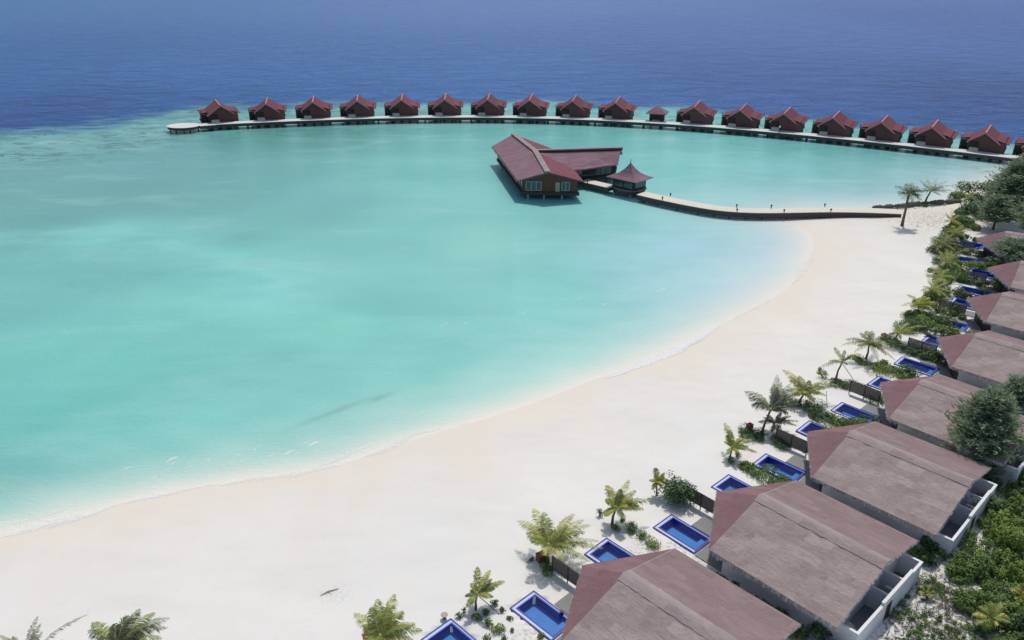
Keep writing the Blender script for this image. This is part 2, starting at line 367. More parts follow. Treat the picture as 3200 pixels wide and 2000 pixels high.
deep = [(0, 0, '#5379a9'), (1200, 30, '#6881b4'), (2400, 40, '#4a6aa6'), (600, 150, '#5778ae'), (100, 270, '#44699c'), (1800, 180, '#4f70a6'), (2350, 230, '#436498'), (1200, 160, '#5c7bb0'), (400, 260, '#4a70a4'), (100, 120, '#4d73a8'), (1700, 60, '#5b77af')]
def idw(X, Y, pts, pw=3.0):
    W = np.zeros(X.shape); C = np.zeros(X.shape+(3,))
    for px, py, h in pts:
        q = P(px*K, py*K); s = q.y*.12
        wgt = 1/(((X-q.x)**2+((Y-q.y)*.7)**2)/s**2+.15)**(pw/2)
        W += wgt; C += wgt[..., None]*np.array(lin(h))
    return C/W[..., None]
edge_px = [(-500, 500), (-200, 450), (0, 425), (150, 405), (300, 392), (420, 372), (560, 350), (700, 338), (1000, 326), (1300, 320), (1700, 322), (2050, 338), (2200, 345), (2400, 362), (2700, 392), (3000, 428), (3200, 455)]
edge = [tuple(P(a, b)[:2]) for a, b in edge_px]+[(400, 280)]
reefpoly = np.array([(-3000, 60)]+[(-2000, 180)]+edge+[(3000, 400), (3000, -2000), (-3000, -2000)])
xs2 = axis([(-4000, -400, 300), (-400, -230, 12), (-230, 200, 1.5), (200, 400, 12), (400, 4000, 300)])
ys2 = axis([(-60, 40, 20), (40, 345, 1.3), (345, 500, 5), (500, 1500, 40), (1500, 9000, 700)])
X, Y = np.meshgrid(xs2, ys2)
D = sdist(X, Y)
Rd = seg_dist(X, Y, reefpoly); Rd = np.where(inside(X, Y, reefpoly), -Rd, Rd)
n1 = vnoise(X, Y*1.8, .035, 1); n2 = vnoise(X, Y*2.2, .12, 2); n3 = vnoise(X, Y*1.5, .02, 9)
left = np.clip((-60-X)/60, 0, 1)
e = Rd+n1*(10+10*left)+n2*(4+8*left)
sm = lambda t: np.clip(t, 0, 1)**2*(3-2*np.clip(t, 0, 1))
wd = 9+10*left
dp = sm((e+wd)/(2*wd))
Cl = idw(X, Y, lag); Cd = idw(X, Y, deep)
mod = 1+.10*n1[..., None]*np.array([1.2, .9, .8])+.05*n2[..., None]+.05*n3[..., None]
Cl = Cl*mod
Cd = np.clip(Cd/.88-.07, .01, 1)*np.array([.50, 1.05, 1.17]); Cl = Cl*np.array([.99, 1.03, 1.0])
C = Cl*(1-dp[..., None])+Cd*dp[..., None]
arc = [tuple(P(a*K, b*K)[:2]) for a, b in ((-200, 575), (0, 556), (150, 543), (350, 548), (500, 592), (640, 655), (800, 745))]
ad = seg_dist(X, Y, arc, closed=False); C = C*(1+(.035*np.exp(-(ad/6)**2)+.05*np.exp(-(ad/16)**2))*(1+.8*n2)*np.clip((-X-5)/50, 0, 1))[..., None]
up = (Y > np.interp(X, [a for a, b in arc], [b for a, b in arc])) & (X < 0); C = C*(1-.07*np.where(up, np.clip(ad/12, 0, 1)*np.exp(-np.maximum(ad-20, 0)/40), 0)*(1+1.2*n2))[..., None]
# dark weed/coral patches
patch = np.zeros_like(X)
for px, py, rx, ry, a in ((780, 975, 3.2, .7, .14), (840, 955, 3.5, .7, .17), (905, 935, 1.6, .5, .25), (735, 992, 3.2, .6, .10), (890, 941, 1, .4, .25), (575, 570, 7, 6, .12), (30, 1130, 9, 5, .12)):
    q = P(px*K, py*K); dx = X-q.x; dy = (Y-q.y)-.8*dx*(1 if ry < 2 else 0)
    patch += a*np.exp(-((dx/rx)**2+(dy/ry)**2))*(1+1.0*n2)
left2 = np.clip((-5-X)/70, 0, 1); reef = sm((e+85)/60)*(1-dp)*(.3+.7*left2)
band = np.exp(-((Rd+24)/10)**2)*(1-left)*.75
C = C*(1-np.clip(patch, 0, .6)[..., None])
# shore: the column thins over pale sand
Ls = 8+8*sm((X-5)/55)+2.5*n2+2*n1
t = 1-np.exp(-np.maximum(D, 0)/Ls)
al = np.clip((D+4)/1.0, 0, 1)
pr = sm((X-0)/60)[..., None]; pale = np.array(lin('#cfe2d6'))*(1-pr)+np.array(lin('#d0dcdc'))*pr; C = pale*(1-t)[..., None]+C*t[..., None]
t0 = (1-np.exp(-np.maximum(D, 0)/(Ls*.28)))[..., None]; C = np.array(lin('#efe6d9'))*(1-t0)+C*t0
def water_mat():
    m = bpy.data.materials.new('sea_water'); m.use_nodes = True; N = m.node_tree; n = N.nodes; L = N.links; b = n['Principled BSDF']
    b.inputs['IOR'].default_value = 1.33; b.inputs['Roughness'].default_value = .22; b.inputs['Specular IOR Level'].default_value = .13
    def at(x):
        a = n.new('ShaderNodeAttribute'); a.attribute_name = x; return a
    c = at('col'); dpn = at('deep').outputs['Fac']; rf = at('reef').outputs['Fac']; alp = at('alpha').outputs['Fac']; dsh = at('shore').outputs['Fac']
    tc = n.new('ShaderNodeTexCoord')
    def nz(s, det, st, rot=0, ro=.6, dist=0):
        mp = n.new('ShaderNodeMapping'); mp.inputs['Scale'].default_value = st; mp.inputs['Rotation'].default_value = (0, 0, R(rot))
        t = n.new('ShaderNodeTexNoise'); t.inputs['Scale'].default_value = s; t.inputs['Detail'].default_value = det; t.inputs['Roughness'].default_value = ro; t.inputs['Distortion'].default_value = dist
        L.new(tc.outputs['Object'], mp.inputs[0]); L.new(mp.outputs[0], t.inputs[0]); return t.outputs[0]
    def mr(x, a, c_, lo=0, hi=1):
        t = n.new('ShaderNodeMapRange'); t.inputs[1].default_value = a; t.inputs[2].default_value = c_; t.inputs[3].default_value = lo; t.inputs[4].default_value = hi
        t.interpolation_type = 'SMOOTHSTEP'; L.new(x, t.inputs[0]); return t.outputs[0]
    def mth(op, x, y):
        t = n.new('ShaderNodeMath'); t.operation = op
        for s, i in ((x, 0), (y, 1)):
            if isinstance(s, (int, float)): t.inputs[i].default_value = s
            else: L.new(s, t.inputs[i])
        return t.outputs[0]
    def mix(f, a, c_):
        t = n.new('ShaderNodeMix'); t.data_type = 'RGBA'; L.new(f, t.inputs[0])
        for s, i in ((a, 6), (c_, 7)):
            if isinstance(s, tuple): t.inputs[i].default_value = (*s, 1)
            else: L.new(s, t.inputs[i])
        return t.outputs[2]
    base = c.outputs['Color']
    # coral heads on the reef flat
    pa = mth('MULTIPLY', mr(nz(.2, 6, (.55, 1.1, 1), -6, .74, .8), .5, .58), rf)
    base = mix(mth('MULTIPLY', pa, .85), base, lin('#4a7c80'))
    pb = mth('MULTIPLY', mr(nz(.11, 4, (.5, 1.2, 1), 8, .65, .4), .55, .7), rf)
    base = mix(mth('MULTIPLY', pb, .55), base, lin('#8cc6bd'))
    # soft sandy mottling in the lagoon
    mo = nz(.05, 5, (.6, 1.5, 1), -12, .6, .5)
    base = mix(mth('MULTIPLY', mr(mo, .5, .72, 0, .22), mth('SUBTRACT', 1, dpn)), base, lin('#b0ddd0'))
    L.new(base, b.inputs['Base Color'])
    # waves
    sw = nz(.085, 6, (.75, 1.0, 1), -14, .68, 1.2); chop = nz(.32, 4, (.8, 1.1, 1), 12, .65, .5); rip = nz(1.6, 3, (.6, 1.2, 1), -14, .6)
    h = mth('ADD', mth('MULTIPLY', sw, mth('MULTIPLY', dpn, 4.8)), mth('MULTIPLY', chop, mth('ADD', mth('MULTIPLY', dpn, 1.6), .10)))
    h = mth('ADD', h, mth('MULTIPLY', rip, .09))
    bp = n.new('ShaderNodeBump'); bp.inputs['Strength'].default_value = 1.0; bp.inputs['Distance'].default_value = 1.0
    L.new(h, bp.inputs['Height']); L.new(bp.outputs[0], b.inputs['Normal'])
    tr = n.new('ShaderNodeBsdfTransparent'); mx = n.new('ShaderNodeMixShader')
    L.new(alp, mx.inputs[0]); L.new(tr.outputs[0], mx.inputs[1]); L.new(b.outputs[0], mx.inputs[2]); L.new(mx.outputs[0], n['Material Output'].inputs[0])
    return m
tag(grid_mesh('sea', xs2, ys2, np.zeros_like(X), water_mat(), (('deep', dp), ('reef', np.clip(reef+band, 0, 1)), ('alpha', al), ('shore', np.clip(D/40, 0, 1))), (('col', np.clip(C, 0, 1)),)),
    'turquoise lagoon and deep blue sea beyond the reef', kind='structure')
# ---- foam
def foam_mat():
    m = bpy.data.materials.new('sea_foam'); m.use_nodes = True; N = m.node_tree; n = N.nodes; L = N.links; b = n['Principled BSDF']
    b.inputs['Base Color'].default_value = (.86, .87, .86, 1); b.inputs['Roughness'].default_value = .9
    tc = n.new('ShaderNodeTexCoord'); no = n.new('ShaderNodeTexNoise'); no.inputs['Scale'].default_value = 1.1; no.inputs['Detail'].default_value = 6; no.inputs['Roughness'].default_value = .7
    L.new(tc.outputs['Object'], no.inputs[0]); a = n.new('ShaderNodeAttribute'); a.attribute_name = 'dens'
    ad = n.new('ShaderNodeMath'); ad.operation = 'ADD'; L.new(no.outputs[0], ad.inputs[0]); L.new(a.outputs['Fac'], ad.inputs[1])
    mr = n.new('ShaderNodeMapRange'); mr.interpolation_type = 'SMOOTHSTEP'; mr.inputs[1].default_value = .78; mr.inputs[2].default_value = 1.25; mr.inputs[4].default_value = .85; L.new(ad.outputs[0], mr.inputs[0])
    tr = n.new('ShaderNodeBsdfTransparent'); mx = n.new('ShaderNodeMixShader'); L.new(mr.outputs[0], mx.inputs[0]); L.new(tr.outputs[0], mx.inputs[1]); L.new(b.outputs[0], mx.inputs[2])
    L.new(mx.outputs[0], n['Material Output'].inputs[0]); return m
FV, FF, FD = [], [], []
def foam(pts, wds, dens, z=.015):
    """strip of foam through display points with half widths in metres"""
    pp = [P(a*K, b*K, z) for a, b in pts]; fine = []
    for i in range(len(pp)-1):
        k = max(2, int((pp[i+1]-pp[i]).length/.7))
        for j in range(k): fine.append((pp[i].lerp(pp[i+1], j/k), (i+j/k)/(len(pp)-1)))
    fine.append((pp[-1], 1.0)); base = len(FV)
    for i, (p, u) in enumerate(fine):
        d = (fine[min(i+1, len(fine)-1)][0]-fine[max(i-1, 0)][0]).normalized(); nn = Vector((-d.y, d.x, 0))
        wv = wds*(math.sin(math.pi*min(max(u, .02), .98))**.5)*(1+.5*noise.noise(p*.35)); p = p+nn*noise.noise(p*.2)*wds*.5
        for q, dd in ((-1, 0), (-.4, .7), (.25, 1), (1, 0)):
            r_ = p+nn*q*wv; r_.z = max(z, gz(r_.x, r_.y)+.03); FV.append(tuple(r_)); FD.append(dens*dd)
        if i:
            b = base+4*i
            for j in range(3): FF.append((b-4+j, b-3+j, b+1+j, b+j))
foam([(1430, 890), (1500, 868), (1560, 846), (1610, 822), (1660, 792), (1702, 768)], 1.5, .95, .02)
foam([(1600, 835), (1650, 805), (1700, 778)], .7, .7, .02)
foam([(1868, 672), (1905, 632), (1922, 598)], 1.6, .6, .02); foam([(1735, 752), (1790, 724), (1830, 702)], 1.0, .6, .02)
foam([(0, 1270), (60, 1256), (120, 1242), (200, 1218), (260, 1200)], 1.1, .72, .02); foam([(240, 1203), (330, 1182), (430, 1158), (520, 1142)], .8, .62, .02)
foam([(520, 1146), (600, 1134), (700, 1122), (800, 1098)], 1.2, .58, .02); foam([(740, 1108), (800, 1082), (880, 1045)], .9, .72, .01); foam([(860, 1080), (900, 1062), (960, 1035), (1040, 1015)], 1.1, .6, .02)
foam([(0, 1245), (80, 1228), (160, 1205)], .7, .5, .012)
for k in range(34):
    u = k/33; rr = random.Random(k*7+1)
    ax, ay = (300+u*640+rr.uniform(-15, 15), 1140-u*100-rr.uniform(0, 34)) if k < 24 else (1050+(k-24)*62+rr.uniform(-20, 20), 768-(k-24)*9+rr.uniform(-14, 14))
    l = rr.uniform(8, 30); foam([(ax, ay), (ax+l*.6, ay-l*.3), (ax+l, ay-l*.45)], rr.uniform(.2, .45), rr.uniform(.5, .75), .012)
me = bpy.data.meshes.new('sea_foam'); me.from_pydata(FV, [], FF); at = me.attributes.new('dens', 'FLOAT', 'POINT'); at.data.foreach_set('value', np.array(FD, np.float32)); me.materials.append(foam_mat())
tag(link(bpy.data.objects.new('sea_foam', me)), 'thin white foam lines along the waterline', 'foam', kind='stuff')

# ---------------------------------------------------------------- overwater jetty
jp = [(-108.3, 295.9), (-82, 302.4), (-50.5, 307.7), (-37.4, 308.8), (3.7, 307.9), (24, 304.6), (58.4, 297.0), (72.8, 291.3), (87.3, 284.7), (110.6, 272), (132.8, 259.0), (146.7, 249.7), (163, 238.0), (185, 222)]
cf = np.polyfit([p[0] for p in jp], [p[1] for p in jp], 4)
path = []; x = -116.0
while x < 178: path.append(Vector((x, float(np.polyval(cf, x)), 0))); x += 2.0
path[0].y = 292.3; path[1].y = 293.2; path[2].y = 294.2
def ribbon(path, hw, z0, z1):
    L_, R_ = [], []
    for i, p in enumerate(path):
        d = (path[min(i+1, len(path)-1)]-path[max(i-1, 0)]).normalized(); nn = Vector((-d.y, d.x, 0)); L_.append(p+nn*hw); R_.append(p-nn*hw)
    m = MB(); n = len(path)
    for z in (z1, z0):
        m.v += [(p.x, p.y, z+p.z) for p in L_]+[(p.x, p.y, z+p.z) for p in R_]
    for i in range(n-1):
        for q in ((n+i, n+i+1, i+1, i), (2*n+i, 2*n+i+1, 3*n+i+1, 3*n+i), (i, i+1, 2*n+i+1, 2*n+i), (3*n+i, 3*n+i+1, n+i+1, n+i)): m.f.append(q); m.m.append(0)
    for q in ((0, 2*n, 3*n, n), (n-1, 2*n-1, 4*n-1, 3*n-1)): m.f.append(q); m.m.append(0)
    return m
DZ = 2.2
j = tag(empty('jetty', path[0]), 'long curved pale timber jetty on piles running past the red roofed water villas', 'jetty')
def part(m, name, mats, root, smooth=False):
    """mesh in world coordinates parented to a root that sits elsewhere"""
    r = root.location; a = -root.rotation_euler.z; c, s = math.cos(a), math.sin(a)
    m.v = [((x-r.x)*c-(y-r.y)*s, (x-r.x)*s+(y-r.y)*c, z-r.z) for x, y, z in m.v]
    return m.build(name, mats, root, smooth)
part(ribbon(path, 2.3, DZ-.12, DZ), 'deck', M['deck'], j)
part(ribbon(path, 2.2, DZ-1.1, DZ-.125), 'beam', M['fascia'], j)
for i in range(2, len(path)-1, 3):
    p = path[i]; d = (path[i+1]-path[i-1]).normalized(); nn = Vector((-d.y, d.x, 0))
    for s in (-1.5, 1.5): part(MB().tube([p+nn*s+Vector((0, 0, -1.5)), p+nn*s+Vector((0, 0, DZ-1.1))], .22, 8), 'pile', M['dpile'], j)
oc = P(574, 392, DZ); el = [(oc.x+6.0*math.cos(t)*1.0, oc.y+4.8*math.sin(t)) for t in np.linspace(0, 2*math.pi, 41)[:-1]]
part(MB().prism(el, DZ-.1, DZ+.02), 'end_platform', M['deck'], j)
el2 = [(oc.x+(a-oc.x)*.97, oc.y+(b-oc.y)*.97) for a, b in el]
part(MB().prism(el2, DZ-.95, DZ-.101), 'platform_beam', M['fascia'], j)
for t in (20, 110, 190, 250, 310):
    p = Vector((oc.x+5.0*math.cos(R(t)), oc.y+3.7*math.sin(R(t)), 0)); part(MB().tube([p+Vector((0, 0, -1.5)), p+Vector((0, 0, DZ-.95))], .25, 8), 'pile', M['dpile'], j)

# ---------------------------------------------------------------- overwater villas
def water_villa():
    r = empty('water_villa', (0, 0, 0))
    MB().box(-4.6, 6.1, .3, 13, 1.5, 2.0).box(-7.0, -4.6, 4.5, 13, 1.5, 2.0).build('floor', M['fascia'], r)
    w = MB()
    w.prism([(-1.3, .35), (6.0, .35), (6.0, 12.6), (-4.4, 12.6), (-4.4, .95), (-1.3, .95)], 2.0, 5.35)
    gy = .36; w.slab([(-4.4, gy+.59, 5.35), (-4.4, 12.5, 5.35), (6.0, 12.5, 5.35), (6.0, gy, 5.35)], .01)
    i = len(w.v)   # gable wall
    for yy in (.36, .56): w.v += [(-3.9, yy, 5.30), (3.9, yy, 5.30), (0, yy, 7.85)]
    for f in ((0, 1, 2), (5, 4, 3), (0, 3, 4, 1), (1, 4, 5, 2), (2, 5, 3, 0)): w.f.append(tuple(i+k for k in f)); w.m.append(0)
    w.build('wall', M['brown'], r)
    MB().box(-4.2, -1.32, .80, .94, 2.0, 5.2).build('door', M['dark'], r)
    z = 8.3; ro = MB(); th = .16
    ro.slab([(0, -.7, z), (-4.6, -.7, 5.15), (-4.6, 14, 5.15), (0, 14, z)], th); ro.slab([(4.6, -.7, 5.15), (0, -.7, z), (0, 1.2, z), (4.6, 1.2, 5.15)], th)
    ro.slab([(3.3, 1.2, 6.04), (0, 1.2, z), (0, 14, z), (3.3, 14, 6.04)], th)
    ro.slab([(7.1, 1.0, 5.0), (3.3, 1.2, 6.04), (3.3, 14, 6.04), (7.1, 14, 5.0)], th)
    ro.slab([(-4.3, 5.5, 5.35), (-7.2, 5.5, 4.9), (-7.2, 14, 4.9), (-4.3, 14, 5.35)], th); ro.build('roof', M['red'], r)
    MB().bar((0, -.75, z+.06), (0, 14.05, z+.06), .42, .16).bar((0, -.8, z-.12), (4.75, -.8, 5.0), .12, .3).bar((0, -.8, z-.12), (-4.75, -.8, 5.0), .12, .3).build('ridge_cap', M['redcap'], r)
    MB().box(-6.7, -4.45, 3.6, 11, 2.4, 4.75).build('bathroom_box', M['dark'], r)
    MB().box(-6.9, -4.7, 3.2, 3.5, 4.7, 4.95).tube([(-6.8, 3.35, .5), (-6.8, 3.35, 6.3)], .11, 6).build('balcony_frame', M['dark'], r)
    MB().box(-4.9, -4.55, 2.2, 3.3, 4.2, 4.6).build('air_unit', M['steel'], r)
    m = MB()
    for k in range(6): m.box(-3.7, -1.0, -1.0+k*.29, -1.0+(k+1)*.29-.001, 2.21, 2.35+k*.16)
    m.build('steps', M['deck2'], r)
    for x in (-4.2, -.6, 2.6, 5.6):
        for y in (1.0, 5, 9, 12): MB().tube([(x, y, -1.5), (x, y, 1.5)], .2, 6).build('pile', M['dpile'], r)
    for y in (5, 10): MB().tube([(-6.6, y, -1.5), (-6.6, y, 1.5)], .14, 6).build('pile', M['dpile'], r)
    for x in (-6.9, 7.0): MB().tube([(x, 13.8, 4.9), (x, 13.8, 6.0)], .06, 5).build('roof_finial', M['steel'], r)
    return r
def on_path(px, zz, off):
    best = None
    for i in range(1, len(path)-1):
        for k in range(10):
            p = path[i].lerp(path[i+1], k/10); d = (path[i+1]-path[i-1]).normalized(); nn = Vector((-d.y, d.x, 0)); q = p+nn*off
            e_ = abs(proj((q.x, q.y, zz))[0]-px)
            if best is None or e_ < best[0]: best = (e_, q, math.atan2(d.y, d.x))
    return best
vx = [688, 831, 976, 1115, 1254, 1389, 1523, 1655, 1789, 1923, 2170, 2313, 2452, 2604, 2755, 2914, 3081, 3256]
words = ['first', 'second', 'third', 'fourth', 'fifth', 'sixth', 'seventh', 'eighth', 'ninth', 'tenth']
proto = water_villa()
for i, px in enumerate(vx):
    _, q, a = on_path(px, 8.1, 2.0)
    o = proto if i == 0 else copy_tree(proto)
    o.location = (q.x, q.y, 0); o.rotation_euler.z = a
    if i == 0: lb = 'red roofed brown water villa nearest the round platform at the jetty end'
    elif i < 9: lb = 'red roofed brown water villa, %s along the jetty from the round end platform' % words[i]
    elif i == 9: lb = 'red roofed brown water villa just left of the small hip roofed jetty pavilion'
    elif i == 10: lb = 'red roofed brown water villa just right of the small hip roofed jetty pavilion'
    elif i < 16: lb = 'red roofed brown water villa, %s one to the right of the small jetty pavilion' % words[i-10]
    elif i == 16: lb = 'rightmost water villa wholly in view on the jetty, red roof and brown walls'
    else: lb = 'red roofed water villa cut off by the right edge of the photo'
    tag(o, lb, 'water villa', 'water villas along the jetty')
_, q, a = on_path(2054, 5.0, 3.6)
pv = tag(empty('jetty_pavilion', (q.x, q.y, 0), a), 'small pavilion with hipped pink roof and dark posts between water villas on the jetty', 'pavilion')
MB().box(-2.6, 2.6, -1.6, 3.2, 1.7, 2.15).build('floor', M['fascia'], pv)
m = MB(); z0, z1 = 5.0, 7.3; c4 = [(-3.9, -2.6), (3.9, -2.6), (3.9, 4.2), (-3.9, 4.2)]; rA, rB = (-.5, .8, z1), (.5, .8, z1)
m.slab([(*c4[0], z0), (*c4[1], z0), rB, rA], .18).slab([(*c4[1], z0), (*c4[2], z0), rB], .18).slab([(*c4[2], z0), (*c4[3], z0), rA, rB], .18).slab([(*c4[3], z0), (*c4[0], z0), rA], .18); m.build('roof', M['rthatch'], pv)
MB().box(-2.4, 2.4, 1.4, 3.0, 2.15, 5.2).build('back_wall', M['brown'], pv)
for x, y in ((-2.2, -1.4), (2.2, -1.4), (-2.2, 2.9), (2.2, 2.9)): MB().box(x-.4, x+.4, y-.2, y+.2, 2.15, 5.15).build('post', M['dark'], pv)
MB().box(-1.4, 1.2, -2.3, .6, 2.16, 2.4).build('steps', M['deck2'], pv)
for x, y in ((-2.2, -1.2), (2.2, -1.2), (-2.2, 2.8), (2.2, 2.8)): MB().tube([(x, y, -1.5), (x, y, 1.7)], .2, 6).build('pile', M['dpile'], pv)

# person-free; lamp on the jetty beside the third villa right of the pavilion
_, q, a = on_path(2434, 2.2, -1.2)
bl = tag(empty('jetty_lamp', (q.x, q.y, DZ)), 'small pale globe lamp on a short dark post at the jetty edge', 'lamp')
MB().tube([(0, 0, 0), (0, 0, 1.6)], .1, 6).build('post', M['black'], bl)
MB().tube([(0, 0, 1.6), (0, 0, 1.75), (0, 0, 2.0), (0, 0, 2.2)], [.15, .35, .35, .1], 8).build('globe', M['cap'], bl, True)

# ---------------------------------------------------------------- overwater restaurant
rt = tag(empty('overwater_restaurant', (6, 222, 0)), 'large restaurant on stilts in the lagoon with two winged mauve thatched roof', 'restaurant')
EZ, RZ = 5.4, 8.5
bl_, fl_, fr_, rf_, rj_, rb_ = (-6.2, 242.9, EZ), (1.5, 202.5, EZ), (18.9, 201.6, EZ), (9.3, 200.4, RZ-.3), (6.6, 223, RZ+.1), (.4, 246.1, RZ)
far1, kk, re1, re2, rr_ = (12.1, 240.3, EZ), (17.0, 214.0, EZ), (19.4, 214.3, EZ), (30.2, 220.1, EZ), (31.8, 226.6, RZ-.1)
m = MB()
m.slab([bl_, fl_, rf_, rj_, rb_][::-1], .35, 0, 0)
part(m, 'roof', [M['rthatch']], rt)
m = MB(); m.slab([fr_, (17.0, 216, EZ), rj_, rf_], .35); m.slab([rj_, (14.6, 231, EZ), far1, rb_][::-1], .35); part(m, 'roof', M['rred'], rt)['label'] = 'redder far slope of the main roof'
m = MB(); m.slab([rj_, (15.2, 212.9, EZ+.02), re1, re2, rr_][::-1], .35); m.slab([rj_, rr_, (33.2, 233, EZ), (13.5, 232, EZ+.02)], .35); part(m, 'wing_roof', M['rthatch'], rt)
m = MB(); rnd = random.Random(3)
for a, b in ((bl_, fl_), ((15.2, 212.9, EZ), re2), (fr_, (17, 216, EZ))):
    a, b = Vector(a), Vector(b); L_ = (b-a).length; d = (b-a)/L_; s = 0; sd = Vector((d.y, -d.x, 0))
    while s < L_:
        p = a+d*s; h = rnd.uniform(.2, .9)*(1 if a.x < 0 else .5); m.face([p+Vector((0, 0, .03)), p+d*.5+Vector((0, 0, .03)), p+d*.4+sd*.25-Vector((0, 0, h)), p+d*.1+sd*.2-Vector((0, 0, h*.8))]); s += .38
part(m, 'thatch_fringe', M['rthatch'], rt)
m = MB()
for a, b in ((rb_, rj_), (rj_, rf_)): m.bar((a[0], a[1], a[2]+.1), (b[0], b[1], b[2]+.1), 1.5, .3)
m.bar((rj_[0], rj_[1], RZ+.2), (32.2, 226.8, RZ+.1), 1.1, .35)
part(m, 'ridge_cap', M['thatch_ridge'], rt)
m = MB(); m.bar((rj_[0]+1, rj_[1]-.75, RZ-.05), (32.1, 225.9, RZ-.2), .25, .42); part(m, 'ridge_board', M['black'], rt)
fl_poly = [(2.2, 203.6), (18.0, 202.6), (16.6, 214.6), (13.5, 238.6), (-4.8, 241.5)]
m = MB(); m.prism(fl_poly, 1.2, 2.0); m.prism([(16.7, 215.2), (29.6, 221), (31.6, 231.6), (14.1, 231.2)], 1.2, 2.0); part(m, 'floor', M['skirt'], rt)
m = MB(); m.prism([(2.9, 204.2), (17.4, 203.3), (16.0, 214.6), (13.0, 238), (-4.3, 240.8)], 2.0, 5.3, 0); m.prism([(16.1, 216.4), (29.0, 221.8), (31.0, 231), (13.8, 230.4)], 2.0, 5.3, 0)
for yy in (203.4, ):
    i = len(m.v)
    m.v += [(2.6, 204.2, 5.0), (17.8, 203.2, 5.0), (9.5, 203.6, 7.9), (2.6, 204.8, 5.0), (17.8, 203.8, 5.0), (9.5, 204.2, 7.9)]
    for f in ((0, 1, 2), (5, 4, 3), (0, 3, 4, 1), (1, 4, 5, 2), (2, 5, 3, 0)): m.f.append(tuple(i+k for k in f)); m.m.append(0)
part(m, 'wall', M['brown'], rt)
def panel(a, b, z0, z1, name, mt, off=.06, mull=0):
    """flat panel a->b standing proud of a wall; off points to the right of a->b"""
    a = Vector((*a, 0)); b = Vector((*b, 0)); d = (b-a).normalized(); nn = Vector((d.y, -d.x, 0)); a2 = a+nn*off; b2 = b+nn*off
    m = MB(); m.bar((a2.x, a2.y, (z0+z1)/2), (b2.x, b2.y, (z0+z1)/2), .08, z1-z0)
    o = part(m, name, mt, rt)
    if mull:
        m = MB(); L_ = (b2-a2).length; off2 = nn*.07
        for k in range(mull+1):
            q = a2.lerp(b2, k/mull)+off2; m.bar((q.x, q.y, z0), (q.x, q.y, z1), .12, .08)
        for z in (z0, z1): p1, p2 = a2+off2, b2+off2; m.bar((p1.x, p1.y, z), (p2.x, p2.y, z), .06, .1)
        fo = part(m, 'frame', M['steel'] if mull < 4 else M['dark'], rt); fo.parent = o
    return o
fw0, fw1 = Vector((2.9, 204.2)), Vector((17.4, 203.3)); fl = lambda t: tuple(fw0.lerp(fw1, t))
panel(fl(.06), fl(.34), 2.3, 4.7, 'window', M['glass'], mull=3); panel(fl(.37), fl(.56), 2.0, 4.9, 'timber_panel', M['orange'])
panel(fl(.60), fl(.68), 2.0, 4.6, 'door', M['cream']); panel(fl(.72), fl(.86), 2.4, 4.7, 'window', M['glass'], mull=2)
panel((-4.3, 240.8), (2.9, 204.2), 2.4, 4.9, 'window', M['glass'], mull=14)
panel((17.0, 216.8), (28.6, 221.6), 2.3, 5.0, 'window', M['glass'], mull=7)
panel((29.0, 221.8), (31.0, 231), 2.3, 5.0, 'window', M['glass'], mull=5)
for x, y in ((4.3, 203.6), (8.6, 203.4), (13.4, 203.1), (.5, 218), (12, 218), (-3, 236), (10, 236), (20, 218), (28, 222), (30, 230), (18, 230)):
    part(MB().tube([(x, y, -1.5), (x, y, 1.2)], .2, 8), 'pile', M['pile'], rt)
# walkway
def smooth_path(pts, n=8):
    out = []
    for i in range(len(pts)-1):
        p0, p1, p2, p3 = pts[max(i-1, 0)], pts[i], pts[i+1], pts[min(i+2, len(pts)-1)]
        for k in range(n):
            t = k/n; out.append(.5*((2*p1)+(p2-p0)*t+(2*p0-5*p1+4*p2-p3)*t*t+(3*p1-p0-3*p2+p3)*t**3))
    out.append(pts[-1]); return out
wp = [P(2003, 603, 2), P(2064, 617, 2), P(2169, 638, 2), P(2249, 650.5, 2), P(2328, 656.5, 1.95), P(2421, 657.5, 1.9), P(2579, 655, 1.8), P(2712, 657, 1.7), P(2810, 661, 1.6)]
wpath = smooth_path(wp)
ww = tag(empty('walkway', wp[0].copy()), 'pale curved timber walkway with dark skirt from the beach to the lagoon pavilion', 'walkway'); ww.location.z = 0
def rel(path, z): return [Vector((p.x, p.y, p.z+z)) for p in path]
part(ribbon(rel(wpath, 0), 2.0, -.12, 0), 'deck', M['deck2'], ww)
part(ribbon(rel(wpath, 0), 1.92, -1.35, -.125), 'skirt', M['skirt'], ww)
for k in range(2, len(wpath)-12, 5):
    p = wpath[k]; part(MB().tube([(p.x, p.y-1.2, -1.5), (p.x, p.y-1.2, .7)], .2, 8), 'pile', M['dpile'], ww)
w2 = [P(1826, 563.5, 2), P(1865, 572, 2), P(1912, 583, 2)]
wb = tag(empty('walkway', (w2[0].x, w2[0].y, 0)), 'short pale walkway bridging the restaurant and the lagoon pavilion', 'walkway')
part(ribbon([Vector((p.x, p.y, 0)) for p in w2], 1.7, 1.88, 2.0), 'deck', M['deck2'], wb)
part(ribbon([Vector((p.x, p.y, 0)) for p in w2], 1.62, .9, 1.875), 'skirt', M['skirt'], wb)
for p in w2[1:2]: part(MB().tube([(p.x, p.y-1, -1.5), (p.x, p.y-1, .9)], .18, 8), 'pile', M['dpile'], wb)
